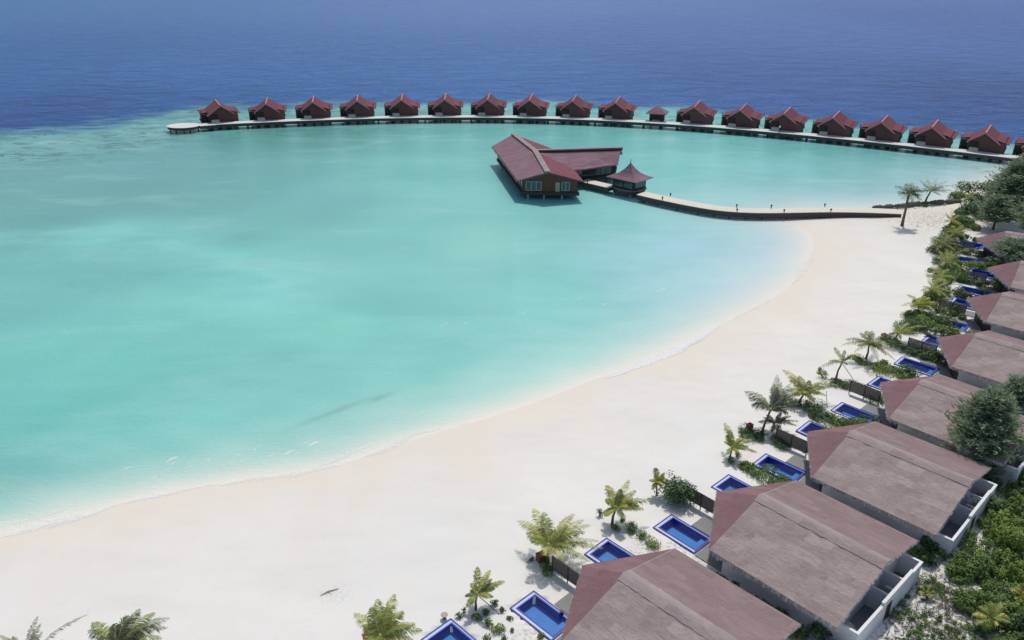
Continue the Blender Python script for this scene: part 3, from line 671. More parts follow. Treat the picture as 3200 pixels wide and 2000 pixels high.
# lagoon pavilion
lp = tag(empty('lagoon_pavilion', (32.1, 208.7, 0), R(-43)), 'square glazed pavilion with flared pagoda roof and finial on the lagoon walkway', 'pavilion')
oct_ = [(5.0*math.cos(t), 4.3*math.sin(t)) for t in np.linspace(0, 2*math.pi, 17)[:-1]]
MB().prism(oct_, 1.85, 2.01).build('deck', M['greydeck'], lp); MB().prism([(a*.93, b*.93) for a, b in oct_], .7, 1.845).build('skirt', M['skirt'], lp)
MB().box(-3.5, 3.5, -2.8, 2.8, 2.01, 4.7).build('wall', M['dark'], lp)
for (x0, x1, y0, y1) in ((-3.0, -.2, -2.9, -2.82), (.2, 3.0, -2.9, -2.82), (3.52, 3.6, -2.3, 2.3), (-3.6, -3.52, -2.3, 2.3)): MB().box(x0, x1, y0, y1, 2.4, 4.6).build('window', M['glass'], lp)
m = MB(); prof = [(5.0, 4.75), (3.4, 5.3), (2.2, 6.0), (1.1, 7.1), (.12, 8.5)]
for i in range(4):
    (a, za), (b, zb) = prof[i], prof[i+1]
    for k in range(4):
        s4 = [(-1, -1), (1, -1), (1, 1), (-1, 1)]; p, q = s4[k], s4[(k+1) % 4]; f = .8
        m.face([(p[0]*a, p[1]*a*f, za), (q[0]*a, q[1]*a*f, za), (q[0]*b, q[1]*b*f, zb), (p[0]*b, p[1]*b*f, zb)])
m.face([(-5.0, -4.0, 4.6), (-5.0, 4.0, 4.6), (5.0, 4.0, 4.6), (5.0, -4.0, 4.6)])
for k in range(4):
    s4 = [(-5.0, -4.0), (5.0, -4.0), (5.0, 4.0), (-5.0, 4.0)]; p, q = s4[k], s4[(k+1) % 4]; m.face([(*p, 4.6), (*q, 4.6), (*q, 4.75), (*p, 4.75)])
m.build('roof', M['rthatch'], lp)
MB().tube([(0, 0, 8.4), (0, 0, 8.9), (.12, 0, 9.7)], [.18, .1, .04], 6).build('finial', M['black'], lp)
for x, y in ((-2.6, -3.4), (2.6, -3.0), (0, 3)): MB().tube([(x, y, -1.5), (x, y, .7)], .2, 8).build('pile', M['pile'], lp)
# bollard lights on the walkway edges
lt = None
LB = ['nearest the lagoon pavilion on the near edge', 'nearest the lagoon pavilion on the far edge', 'at the outer bend of the walkway on the far edge', 'past the bend on the near edge', 'midway along the straight stretch, far edge',
      'midway along the straight stretch, near edge', 'near the beach end on the far edge', 'near the beach end on the near edge', 'beside the restaurant on the short walkway']
for (px, py, z), lb in zip([(2070, 624, 2), (2095, 613, 2), (2302, 648, 2), (2303, 662, 2), (2410, 650, 1.9), (2450, 664, 1.9), (2577, 646, 1.8), (2596, 662, 1.8), (1836, 573, 2)], LB):
    p = P(px, py, z)
    if lt is None:
        lt = empty('path_light', p); MB().tube([(0, 0, 0), (0, 0, .5)], .12, 6).build('post', M['black'], lt); MB().tube([(0, 0, .5), (0, 0, .75), (0, 0, .85)], [.24, .24, .1], 8).build('head', M['black'], lt); o = lt
    else: o = copy_tree(lt); o.location = p
    tag(o, 'low dark bollard light '+lb, 'bollard light', 'bollard lights on the walkway')

# ---------------------------------------------------------------- beach villas
EH, RH = 4.0, 6.48
P2, P1, P3, P4, P6, R1, R2 = (-5.04, 0, EH), (0, 8.74, EH), (0, -8.74, EH), (13.97, -8.74, EH), (13.97, 8.74, EH), (.17, 0, RH), (14.18, 0, RH)
def grid_slope(m, a, b, c, d, nu, nv, amp=.07, seed=0):
    """bumpy sheet a-b (eave) to d-c (ridge)"""
    a, b, c, d = map(Vector, (a, b, c, d)); i0 = len(m.v)
    for j_ in range(nv+1):
        for i_ in range(nu+1):
            u, v = i_/nu, j_/nv; p = a.lerp(b, u).lerp(d.lerp(c, u), v)
            if 0 < i_ < nu and 0 < j_ < nv: p.z += amp*noise.noise(Vector((p.x*.9+seed, p.y*.9, 0)))+.5*amp*noise.noise(Vector((p.x*3+seed, p.y*3, 4)))
            m.v.append(tuple(p))
    for j_ in range(nv):
        for i_ in range(nu):
            k = i0+j_*(nu+1)+i_; m.f.append((k, k+1, k+nu+2, k+nu+1)); m.m.append(0)
def beach_villa(seed):
    random.seed(seed); r = empty('beach_villa', (0, 0, 0)); sx = seed*13.7
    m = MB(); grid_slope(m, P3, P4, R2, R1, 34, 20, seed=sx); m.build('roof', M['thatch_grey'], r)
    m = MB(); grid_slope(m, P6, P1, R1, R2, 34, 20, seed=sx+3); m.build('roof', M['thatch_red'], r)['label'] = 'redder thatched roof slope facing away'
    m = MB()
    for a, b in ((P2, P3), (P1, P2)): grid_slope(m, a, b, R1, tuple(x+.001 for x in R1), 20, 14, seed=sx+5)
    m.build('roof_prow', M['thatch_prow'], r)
    # thick eave edge, underside, rag fringe
    m = MB(); loop = [P2, P3, P4, R2, P6, P1]; n = len(loop)
    for k in range(n):
        a, b = Vector(loop[k]), Vector(loop[(k+1) % n]); m.face([a, b, b-Vector((0, 0, .32)), a-Vector((0, 0, .32))])
    lo = [Vector(p)-Vector((0, 0, .32)) for p in loop]
    for f in ((0, 1, None), ): pass
    r1, r2 = Vector(R1)-Vector((0, 0, .32)), lo[3]
    for f in ((lo[0], r1, lo[1]), (lo[0], lo[5], r1), (lo[1], r1, r2, lo[2]), (r1, lo[5], lo[4], r2)): m.face(f)
    for k in range(n):
        a, b = Vector(loop[k]), Vector(loop[(k+1) % n]); L_ = (b-a).length; d = (b-a)/L_; out = Vector((d.y, -d.x, 0)); s = 0
        rear = k in (2, 3)
        while s < L_:
            wd_ = random.uniform(.10, .28); h = random.uniform(.2, .62)*(.45 if rear else 1)+.2*max(0, noise.noise(Vector((s*.5, k*3+seed, 0)))); p = a+d*s
            o1 = out*random.uniform(.02, .16); m.face([p+Vector((0, 0, .02)), p+d*wd_+Vector((0, 0, .02)), p+d*wd_*random.uniform(.6, 1)+o1-Vector((0, 0, h)), p+d*wd_*random.uniform(0, .4)+o1-Vector((0, 0, h*random.uniform(.7, 1)))])
            s += wd_*.8
    m.build('thatch_fringe', M['fringe'], r)
    m = MB(); nr = 40
    for i in range(nr+1):
        x = R1[0]-.1+(R2[0]-R1[0]+.1)*i/nr; wv = .95+.14*noise.noise(Vector((i*.8, seed, 2)))
        for q, dz in ((-1, .06), (-.55, .10), (0, .15), (.55, .10), (1, .06)):
            m.v.append((x, q*wv, RH-.284*abs(q*wv)*(1 if abs(q) > .1 else 0)+dz+(0 if abs(q) == 1 else .03*noise.noise(Vector((i*.9, q*3, seed))))))
        if i:
            for q in range(4): b_ = (i-1)*5+q; m.f.append((b_, b_+1, b_+6, b_+5)); m.m.append(0)
    for q in (P1,):
        i0 = len(m.v); pts = [Vector(R1).lerp(Vector(q), t)+Vector((0, 0, -.13)) for t in np.linspace(0, 1, 16)]; m.tube(pts, .15, 7)
    m.build('ridge_cap', M['thatch_ridge'], r, True)
    w = MB(); t = .22; zt = 3.62
    w.box(.8, 13.4, -7.05, -7.05+t, 0, zt).box(.8, 13.4, 7.05-t, 7.05, 0, zt).box(12.9, 12.9+t, -7.05+t, 7.05-t, 0, 3.75)
    w.build('wall', M['white'], r)
    m = MB()
    for s in (-1, 1):
        a, b = Vector((-3.0, 0, 0)), Vector((.8, s*6.9, 0)); m.bar((a.x, a.y, 1.9), (b.x, b.y, 1.9), .15, 3.5)
    m.build('front_doors', M['dark'], r)
    # rear walled bathroom court
    m = MB(); zc = 3.0; o0, o1, o2 = 13.401, 15.35, 7.05
    m.box(o0, o1, -o2, -o2+t, 0, zc).box(o0, o1, o2-t, o2, 0, zc).box(o1-t, o1, -o2+t, -3.0, 0, zc).box(o1-t, o1, 5.2, o2-t, 0, zc)
    m.box(o1-t, o1, -3.0, -1.9, 0, zc+.0001).box(o1-t-.02, o1+.03, -1.9, 4.7, 0, 3.35).box(o1-t, o1, 4.7, 5.2, 0, zc-.001)
    m.build('court_wall', M['white'], r)
    m = MB()
    m.box(o0, o1+.04, -o2-.04, -o2+t+.02, zc+.001, zc+.07).box(o0, o1+.04, o2-t-.02, o2+.04, zc+.001, zc+.07).box(o1-t-.02, o1+.04, -o2+t+.021, -1.901, zc+.001, zc+.07).box(o1-t-.02, o1+.04, 4.701, o2-t-.021, zc+.001, zc+.07)
    m.box(o1-t-.04, o1+.05, -1.9, 4.7, 3.351, 3.42)
    for v in (3.1, -.07): m.box(13.13, o1-t-.05, v-.09, v+.09, 2.95, 3.05)
    m.build('wall_coping', M['cap'], r)
    m = MB()
    for v in (3.1, -.07): m.box(13.13, o1-t-.05, v-.07, v+.07, 0, 2.949)
    m.build('partition', M['white'], r)
    MB().box(13.13, o1-t-.05, -o2+t, o2-t, .3, .42).build('court_floor', M['greydeck'], r)
    for v in (.75, 2.2): MB().box(13.9, 15.0, v-.16, v+.16, 1.9, 2.0).box(13.95, 14.95, v-.12, v+.12, .42, .6).build('vanity_shelf', M['steel'], r)
    MB().tube([(14.6, -.3, .42), (14.6, -.3, 2.6), (14.6, -.9, 2.7), (14.6, -.95, 2.6)], .05, 6).build('shower', M['steel'], r)
    MB().tube([(14.3, 4.4, .42), (14.3, 4.4, .55), (14.3, 4.4, 1.0)], [.3, .5, .62], 14).build('bathtub', M['cap'], r)
    MB().box(o1+.04, o1+.07, -1.0, .2, .4, 2.5).build('door', M['dark'], r)
    for s in (-1, 1):
        y0, y1 = sorted((s*.9, s*3.25)); y2, y3 = sorted((s*3.251, s*7.0))
        MB().box(-5.8, -.5, y0, y1, .1, ZP).box(-2.6, .7, y2, y3, .1, ZP-.004).build('terrace', M['greydeck'], r)
    return r
def pool(u0, u1, v0, v1):
    r = empty('swimming_pool', (0, 0, 0)); hu, hv = (u1-u0)/2, (v1-v0)/2
    def ring(m, a, b, z0, z1):   # frame between inset a and b
        m.box(-hu+a, hu-a, -hv+a, -hv+b, z0, z1); m.box(-hu+a, hu-a, hv-b, hv-a, z0, z1); m.box(-hu+a, -hu+b, -hv+b+.0005, hv-b-.0005, z0, z1); m.box(hu-b, hu-a, -hv+b+.0005, hv-b-.0005, z0, z1); return m
    ring(MB(), 0, .13, -1.2, ZP+.02).build('edge', M['tile'], r)
    m = MB(); m.box(-hu+.131, -hu+.46, -hv+.131, hv-.131, -.1, ZP-.03).box(-hu+.4605, hu-.131, -hv+.131, -hv+.44, -.1, ZP-.03).box(-hu+.4605, hu-.131, hv-.28, hv-.131, -.1, ZP-.03); m.build('gutter', M['gutter'], r)
    m = MB(); m.box(-hu+.461, -hu+.60, -hv+.4405, hv-.2805, -.9, ZP+.03).box(-hu+.6005, hu-.131, -hv+.4405, -hv+.57, -.9, ZP+.03).box(-hu+.6005, hu-.131, hv-.44, hv-.2805, -.9, ZP+.03).box(hu-.32, hu-.131, -hv+.5705, hv-.4405, -.9, ZP+.03); m.build('rim', M['basinwall'], r)
    MB().box(-hu+.595, hu-.3, -hv+.56, hv-.43, -.75, -.45).box(hu-1.1, hu-.321, -hv+.571, hv-.441, -.449, .1).build('basin', M['basin'], r)
    z_ = ZP-.06; MB().face([(-hu+.601, -hv+.571, z_), (hu-.321, -hv+.571, z_), (hu-.321, hv-.441, z_), (-hu+.601, hv-.441, z_)]).build('water', M['pool_water'], r)
    return r
def fence():
    r = empty('privacy_screen', (0, 0, 0)); m = MB()
    n = 13
    for k in range(n): m.box(-9.1, -4.7, -.03, .03, .75+k*.145, .75+k*.145+.11)
    m.build('slats', M['slat'], r)
    for x in (-9.1, -6.9, -4.7): MB().box(x-.06, x+.06, -.07, -.031, .2, 2.65).build('post', M['dark'], r)
    return r
nm_v = {'A': 'nearest beach villa, grey thatched roof cut by the bottom edge of the photo', 'B': 'second beach villa from the bottom, full grey thatched roof and open white court',
        'C': 'third beach villa from the bottom, its rear court half hidden by scrub', 'D': 'fourth beach villa from the bottom, roof partly behind a big feathery tree',
        'E': 'fifth beach villa from the bottom with a red strip on its far roof slope', 'F': 'sixth beach villa from the bottom, cut by the right edge, pale hip line',
        'G': 'seventh beach villa, mostly hidden, behind the bright green bush at right edge', 'H': 'farthest beach villa, below the dark trees by the walkway landing'}
ordn = {'A': 'nearest', 'B': 'second', 'C': 'third', 'D': 'fourth', 'E': 'fifth', 'F': 'sixth', 'G': 'seventh', 'H': 'farthest'}
p1 = pool(*POOLR[0]); p2 = pool(*POOLR[1]); f0 = fence(); fst = True
for i, (nm, hx, hy, yaw) in enumerate(HOUSES):
    v = beach_villa(i+1); v.location = (hx, hy, 0); v.rotation_euler.z = R(yaw); tag(v, nm_v[nm], 'villa', 'thatched beach villas')
    c, s = math.cos(R(yaw)), math.sin(R(yaw))
    for k, (pp, (u0, u1, v0, v1)) in enumerate(((p1, POOLR[0]), (p2, POOLR[1]))):
        o = pp if fst else copy_tree(pp); u, vv = (u0+u1)/2, (v0+v1)/2
        o.location = (hx+c*u-s*vv, hy+s*u+c*vv, 0); o.rotation_euler.z = R(yaw)
        tag(o, ('blue plunge pool on the near side of the %s beach villa' if k == 0 else 'blue plunge pool on the far side of the %s beach villa, partly behind its roof') % ordn[nm], 'pool', 'plunge pools of the beach villas')
    o = f0 if fst else copy_tree(f0); o.location = (hx, hy, 0); o.rotation_euler.z = R(yaw); fst = False
    tag(o, 'dark slatted timber screen in front of the %s beach villa' % ordn[nm], 'screen', 'slatted screens between the pools')
o = copy_tree(p2); u0, u1, v0, v1 = POOLR[1]; q = P(1409, 1931, .52); a = R(-45.5); hu, hv = (u1-u0)/2, (v1-v0)/2
o.location = (q.x+math.cos(a)*hu+math.sin(a)*hv, q.y+math.sin(a)*hu-math.cos(a)*hv, 0); o.rotation_euler.z = a
tag(o, 'blue plunge pool cut off by the bottom edge of the photo by the round table', 'pool', 'plunge pools of the beach villas'); CUTPOOL = (o.location.copy(), a, hu, hv)
def hloc(nm, u, v, z=.4):
    h = [q for q in HOUSES if q[0] == nm][0]; c, s = math.cos(R(h[3])), math.sin(R(h[3])); return Vector((h[1]+c*u-s*v, h[2]+s*u+c*v, z))

# ---------------------------------------------------------------- palms
def frond(c, tip, wd, rnd, sag=.25, n=24, swept=0.0):
    m = MB(); c = Vector(c); tip = Vector(tip); L_ = (tip-c).length
    ctl = c.lerp(tip, .45)+Vector((0, 0, L_*sag)); pts = []
    for k in range(n+1):
        t = k/n; pts.append(c*(1-t)**2+ctl*2*t*(1-t)+tip*t*t)
    m.tube(pts[::3]+([pts[-1]] if n % 3 else []), [.045*(1-.8*i/8)*wd/1.0+.008 for i in range(len(pts[::3])+(1 if n % 3 else 0))], 4, 1)
    for k in range(2, n+1):
        t = k/n; p = pts[k]; d = (pts[k]-pts[k-1]).normalized(); sd = d.cross(Vector((0, 0, 1)))
        if sd.length < .05: sd = Vector((1, 0, 0))
        sd.normalize(); up = sd.cross(d)
        l = wd*(math.sin(math.pi*(.12+.86*t))**.7)*rnd.uniform(.72, 1.12)
        for s in (-1, 1):
            for q in range(2):
                if rnd.random() < .12: continue
                pp = p+d*(q*.5*L_/n)
                dr = (sd*s*rnd.uniform(.75, 1)+d*rnd.uniform(.55, .85)+up*rnd.uniform(.0, .3)+Vector((swept, 0, -rnd.uniform(.15, .5)))).normalized()
                e = pp+dr*l; mid = pp+dr*l*.5+Vector((0, 0, .06*l)); e.z -= rnd.uniform(.12, .42)*l; hw = d*(.026+.017*l)
                m.face([pp-hw*.5, mid-hw, e, mid+hw, pp+hw*.5], 0)
    return m
PG = 'coconut palms along the top of the beach'
def palm(base_px, crown_px, tips, mt, label, hb=None, wd=.85, tr=.14, trunk_h=None, sag=.24, zb=.4, swept=.3, extra=0, seed=1, name='coconut_palm', len_=3.2, az0=None, group=PG):
    """base and crown located from the photo, fronds end at tips (px, py, height above crown)"""
    rnd = random.Random(seed); b = P(*base_px, zb); b.z = gz(b.x, b.y)-.1; b = P(*base_px, max(b.z, .05))
    # crown height from the vertical shift above the base
    best = None
    for k in range(5, 120):
        z = b.z+k*.1; q = P(*crown_px, z); e_ = abs(q.y-b.y)
        if best is None or e_ < best[0]: best = (e_, q)
    c = best[1]
    r = tag(empty(name, b), label, 'palm', group); lc = c-b
    mid = lc*.5+Vector((rnd.uniform(-.1, .1), 0, 0)); mid.x -= lc.x*.12
    tp = [Vector((0, 0, -.3)), lc*.2+Vector((-lc.x*.08, 0, 0)), mid, lc*.8, lc*1.0]
    MB().tube(tp, [tr*1.7, tr*1.2, tr, tr*.9, tr*.9], 8).build('trunk', M['trunk'], r, True)
    MB().tube([lc+Vector((0, 0, -.25)), lc+Vector((0, 0, .05)), lc+Vector((0, 0, .35))], [tr*1.0, tr*1.7, tr*.6], 8).build('crown_base', M['stem'], r, True)
    ts = []
    for (px, py, dz) in tips:
        ts.append(P(px, py, c.z+dz)-b)
    Lm = sum((t-lc).length for t in ts)/len(ts); extra += 6
    for k in range(extra):
        a = (az0 if az0 is not None else 0)+2*math.pi*(k+rnd.uniform(-.3, .3))/extra; el = rnd.uniform(-.25, .75); L_ = Lm*rnd.uniform(.6, .9)
        ts.append(lc+Vector((math.cos(a)*math.cos(el)*L_+.18*L_, math.sin(a)*math.cos(el)*L_, math.sin(el)*L_-.1*L_)))
    for i, t in enumerate(ts):
        mm = mt if not isinstance(mt, (list, tuple)) else mt[i % len(mt)]
        frond(lc, t, wd*rnd.uniform(.85, 1.1)*min(1, (Vector(t)-lc).length/3.0+.25), rnd, sag*rnd.uniform(.7, 1.3), swept=swept, n=34 if b.y < 100 else (22 if b.y < 130 else 14)).build('frond', [M[mm], M['stem']], r)
    return r
palm((1711, 1763), (1714, 1706), [(1620, 1627, .6), (1668, 1590, 1.6), (1700, 1602, 1.9), (1792, 1606, 1.4), (1822, 1624, 1.0), (1825, 1662, .8), (1868, 1690, .5), (1880, 1712, 0), (1840, 1752, -.6), (1770, 1640, 2.2), (1845, 1640, 1.2), (1648, 1664, .2)], ['palmy', 'palmy', 'palmg'],
     'large bushy yellow green palm above a red brown box beside the nearest screen', wd=1.0, tr=.17, extra=3, len_=2.8, seed=3)
palm((1487, 1906), (1490, 1858), [(1492, 1772, 1.6), (1530, 1782, 1.3), (1535, 1810, 1.1), (1575, 1816, .7), (1560, 1822, .2), (1472, 1842, -.5), (1510, 1850, -.6), (1545, 1840, .3)], ['palmg', 'palmy', 'palmd'],
     'small palm propped by a slanting pole between the two nearest pools', wd=.7, tr=.11, seed=4)
palm((1190, 2060), (1188, 1990), [(1109, 1917, .8), (1180, 1875, 1.8), (1232, 1858, 2.0), (1258, 1910, 1.2), (1295, 1948, .8), (1316, 1968, .5), (1250, 1990, 0), (1130, 2010, .2), (1290, 2000, 0), (1160, 1900, 1.8), (1215, 1900, 2.2)], ['palmy', 'palmg'],
     'yellow green palm cut by the bottom edge left of the nearest pools', wd=1.0, tr=.15, seed=5, extra=3)
palm((110, 2160), (80, 2075), [(117, 1926, 1.2), (125, 1950, 1.0), (270, 1922, .6), (40, 1990, 1.0), (130, 1975, .2), (0, 1985, .5), (180, 2080, 0)], ['palmb', 'palmd'],
     'thin grey green palm at the bottom left corner with only frond tips in frame', wd=.55, tr=.15, seed=6, swept=.35)
palm((400, 2110), (365, 2022), [(278, 1970, .8), (290, 1945, 1.0), (360, 1950, 1.5), (434, 1905, 1.6), (480, 1915, 1.4), (525, 1932, 1.2), (520, 1960, .8), (505, 1992, .4), (400, 1925, 2.0), (460, 1950, 1.5), (440, 2000, .5), (300, 2020, .2)], ['palmd', 'palmg', 'palmd'],
     'dark green palm at the bottom edge with dense fronds, second from the left corner', wd=1.0, tr=.15, seed=7, swept=.2, extra=2)
palm((1912, 1640), (1924, 1588), [(1897, 1517, 1.6), (1893, 1560, 1.0), (1965, 1500, 1.5), (1985, 1532, 1.1), (1975, 1555, 1.2), (2035, 1565, .5), (2010, 1590, 0), (1940, 1530, 1.9), (1995, 1580, .3)], ['palmy', 'palmg'],
     'leaning yellow green palm right of the large palm, above the second pair of pools', wd=.85, tr=.14, seed=8, extra=2, len_=2.2)
palm((2052, 1548), (2052, 1505), [(2048, 1463, 1.6), (2075, 1478, 1.2), (2040, 1500, .5), (2065, 1512, .5), (2090, 1500, .6), (2037, 1530, -.4)], ['palmy'], 'small yellow palm growing into the left side of the big round bush', wd=.7, tr=.1, seed=9)
palm((2280, 1434), (2288, 1400), [(2266, 1322, 1.8), (2278, 1345, 1.6), (2320, 1370, 1.0), (2366, 1413, .0), (2345, 1375, .8), (2275, 1380, .8), (2310, 1418, -.3), (2338, 1395, .4)], ['palmy', 'palmg'],
     'short yellow green palm left of the pool of the third beach villa', wd=.7, tr=.11, seed=10, extra=2, len_=1.8)
palm((2378, 1362), (2407, 1282), [(2328, 1222, .8), (2342, 1240, .3), (2428, 1172, 2.4), (2418, 1200, 2.2), (2470, 1200, 1.8), (2485, 1225, 1.3), (2490, 1250, .9), (2480, 1270, .4), (2460, 1290, 0), (2445, 1215, 2.0), (2450, 1240, 1.6), (2440, 1270, .8), (2500, 1290, .2), (2465, 1235, 1.4), (2440, 1195, 2.2), (2475, 1215, 1.5), (2495, 1262, .6), (2455, 1225, 1.9), (2480, 1240, 1.1), (2425, 1215, 2.3), (2350, 1262, .0)], ['palmd', 'palmb', 'palmd'],
     'tall leaning dark grey palm with windswept crown above the third pair of pools', wd=1.05, tr=.16, seed=11, swept=.6, extra=-6)
palm((2410, 1348), (2420, 1322), [(2470, 1300, .6), (2495, 1316, .4), (2490, 1330, .1), (2455, 1305, .8), (2385, 1305, .8), (2370, 1318, .3), (2440, 1290, 1.2)], ['palmb', 'palmb', 'palmd'],
     'low grey dry palm under the tall windswept palm', wd=.6, tr=.1, seed=12, swept=.3)
palm((2494, 1268), (2512, 1230), [(2446, 1155, 1.6), (2470, 1180, 1.3), (2498, 1175, 1.8), (2560, 1195, 1.2), (2625, 1206, .6), (2600, 1190, 1.0), (2580, 1235, .2), (2545, 1255, -.3), (2465, 1215, .4), (2530, 1190, 1.8), (2560, 1225, .6)], ['palmy', 'palmg', 'palmy'],
     'yellow orange palm just right of the tall windswept dark palm', wd=.9, tr=.15, seed=13, swept=.3)
palm((2612, 1184), (2631, 1132), [(2608, 1085, 1.6), (2640, 1095, 1.4), (2690, 1106, .8), (2660, 1110, 1.2), (2585, 1136, .6), (2555, 1153, -.2), (2650, 1140, -.2)], ['palmg', 'palmd'],
     'slender leaning palm with sparse fronds beside a propping pole', wd=.6, tr=.13, seed=14, swept=.3, extra=-4)
palm((2706, 1124), (2716, 1078), [(2632, 1078, .2), (2645, 1060, .8), (2690, 1040, 1.5), (2725, 1035, 1.8), (2760, 1050, 1.4), (2797, 1125, -.8), (2780, 1090, .2), (2745, 1128, -.8), (2670, 1100, -.2), (2755, 1075, .8), (2770, 1110, -.4)], ['palmg', 'palmd', 'palmg'],
     'full crowned green palm in front of the fifth beach villa', wd=.85, tr=.15, seed=15, extra=2)
palm((2794, 1068), (2806, 1042), [(2798, 1008, 1.2), (2790, 1030, .6), (2850, 1030, .8), (2897, 1022, .6), (2880, 1045, .2), (2840, 1010, 1.2), (2815, 1060, -.4)], ['palmg', 'palmy'],
     'low arching palm left of the sixth beach villa hedge', wd=.7, tr=.12, seed=16)
palm((2866, 985), (2872, 952), [(2835, 920, 1.2), (2818, 955, .5), (2845, 968, -.2), (2890, 925, 1.3), (2925, 945, .8), (2920, 970, .1), (2880, 975, -.4), (2905, 930, 1.2)], ['palmy', 'leafy'],
     'yellowish palm lowest of the dense row curving up beside the far villas', wd=.8, tr=.13, seed=17)
palm((2908, 942), (2912, 905), [(2892, 843, 2.2), (2900, 880, 1.4), (2930, 870, 1.4), (2960, 885, .9), (2975, 915, .2), (2885, 915, .2), (2940, 925, -.3), (2950, 860, 1.6)], ['palmy', 'palmy', 'palmg'],
     'tall yellow palm with one upright bare frond in the dense far row', wd=.8, tr=.13, seed=18)
palm((2932, 905), (2938, 868), [(2910, 835, 1.2), (2930, 830, 1.6), (2965, 840, 1.2), (2985, 870, .4), (2900, 860, .5), (2955, 890, -.3)], ['palmg', 'palmy'],
     'green palm directly behind the tall yellow palm of the far row', wd=.8, tr=.13, seed=19)
palm((2950, 855), (2955, 820), [(2935, 785, 1.4), (2975, 785, 1.3), (3030, 780, 1.2), (3000, 815, .4), (2940, 830, -.1), (2975, 835, -.3), (2960, 780, 1.8)], ['palmy', 'palmg'],
     'yellow palm with a long frond pointing right toward the seventh villa', wd=.8, tr=.13, seed=20)
palm((2940, 795), (2947, 762), [(2905, 762, .2), (2915, 748, .8), (2935, 730, 1.4), (2965, 735, 1.3), (3005, 755, .4), (3010, 770, 0), (2985, 785, -.5), (2925, 785, -.4), (2990, 745, 1.0)], ['palmd', 'palmg'],
     'dark green wide palm below the farthest villa screen', wd=.9, tr=.14, seed=21)
palm((2966, 722), (2972, 690), [(2955, 665, 1.2), (2975, 655, 1.6), (2995, 672, 1.0), (3000, 695, .2), (2950, 690, .2)], ['palmy', 'leafy'],
     'small upright yellow palm at the top end of the dense far row', wd=.7, tr=.1, seed=22, sag=.1)
palm((2962, 760), (2985, 728), [(2950, 715, .9), (2975, 705, 1.2), (3010, 705, 1.1), (3040, 720, .5), (3020, 745, 0), (2965, 745, -.2)], ['palmg', 'palmy'],
     'green palm behind the small upright yellow palm', wd=.8, tr=.12, seed=23)
palm((2818, 708), (2840, 605), [(2800, 580, .9), (2805, 600, .5), (2838, 575, 1.8), (2865, 582, 1.4), (2880, 595, .6), (2880, 625, -.8), (2855, 635, -1.5), (2820, 622, -.6), (2850, 572, 1.9), (2870, 610, 0), (2825, 585, 1.5)], ['palmdd', 'palmdd', 'palmd'],
     'tall palm with thick trunk standing on the sand before the walkway landing', wd=1.5, tr=.28, seed=24, sag=.15, zb=1)
palm((2889, 637), (2908, 598), [(2876, 563, 1.8), (2897, 558, 2.2), (2927, 556, 2.2), (2962, 565, 1.5), (2975, 580, .8), (2975, 595, 0), (2870, 598, -.3), (2940, 610, -.6), (2925, 575, 2), (2950, 585, 1), (2885, 575, 1.5), (2960, 600, -.3)], ['palmdd', 'palmdd', 'palmg'],
     'leaning palm with spiky spread crown at the far shore behind the walkway', wd=1.0, tr=.22, seed=25, sag=.12, zb=1)
palm((3030, 650), (3035, 622), [(3015, 605, .8), (3040, 598, 1.2), (3060, 608, .8), (3065, 625, 0), (3010, 622, 0)], ['palmy', 'palmg'], 'small palm among the rounded shore bushes behind the walkway landing', wd=.9, tr=.15, seed=26)
palm((3100, 1965), (3100, 1935), [(3040, 1920, .6), (3060, 1895, 1.0), (3095, 1880, 1.4), (3130, 1885, 1.0), (3150, 1925, .4), (3135, 1960, -.1), (3070, 1965, -.2), (3050, 1950, .2)], ['palmy', 'palmg'], 'low yellow green palm in the scrub near the bottom right corner', wd=.7, tr=.1, seed=27, group='palms in the scrub')
palm((3195, 1890), (3195, 1858), [(3160, 1840, .6), (3180, 1825, 1.0), (3205, 1825, 1.0), (3235, 1850, .4), (3170, 1870, 0), (3210, 1880, -.2)], ['leafy', 'palmy'], 'yellow palm cut by the right edge in the scrub', wd=.7, tr=.1, seed=28, group='palms in the scrub')
palm((2895, 1870), (2897, 1855), [(2870, 1850, .3), (2880, 1835, .6), (2905, 1832, .6), (2922, 1850, .3), (2915, 1868, 0)], ['leafy', 'palmg'], 'small grassy yellow palm on bare sand behind the second villa', wd=.4, tr=.07, seed=29, group='palms in the scrub')

# ---------------------------------------------------------------- shrubs
def leaves(m, c, r, h, n, size, rnd, mi=0, squash=1.0, lumps=7):
    """leaf quads on lumpy shells around several lobes"""
    lob = []
    for k in range(lumps):
        a = rnd.uniform(0, 6.28); q = rnd.uniform(0, .62)*r
        lob.append((Vector((c[0]+q*math.cos(a), c[1]+q*math.sin(a), c[2]+rnd.uniform(.25, .62)*h)), r*rnd.uniform(.35, .6), h*rnd.uniform(.28, .42)))
    for k in range(n):
        lc, lr, lh = lob[rnd.randrange(lumps)]
        t = rnd.uniform(0, 6.28); ph = math.acos(rnd.uniform(-.55, 1)); s = rnd.uniform(.72, 1.08)
        dv = Vector((math.sin(ph)*math.cos(t), math.sin(ph)*math.sin(t), math.cos(ph)))
        p = lc+Vector((dv.x*lr*s, dv.y*lr*s, dv.z*lh*s)); p.z = max(p.z, c[2]+.05)
        nn = (dv+Vector((rnd.uniform(-.7, .7), rnd.uniform(-.7, .7), rnd.uniform(-.2, .9)))).normalized()
        a1 = nn.orthogonal().normalized(); a2 = nn.cross(a1); an = rnd.uniform(0, 6.28); e1 = a1*math.cos(an)+a2*math.sin(an); e2 = nn.cross(e1)
        z = size*rnd.uniform(.6, 1.3); m.face([p-e1*z*.9, p-e2*z*.42, p+e1*z*.9, p+e2*z*.42], mi)
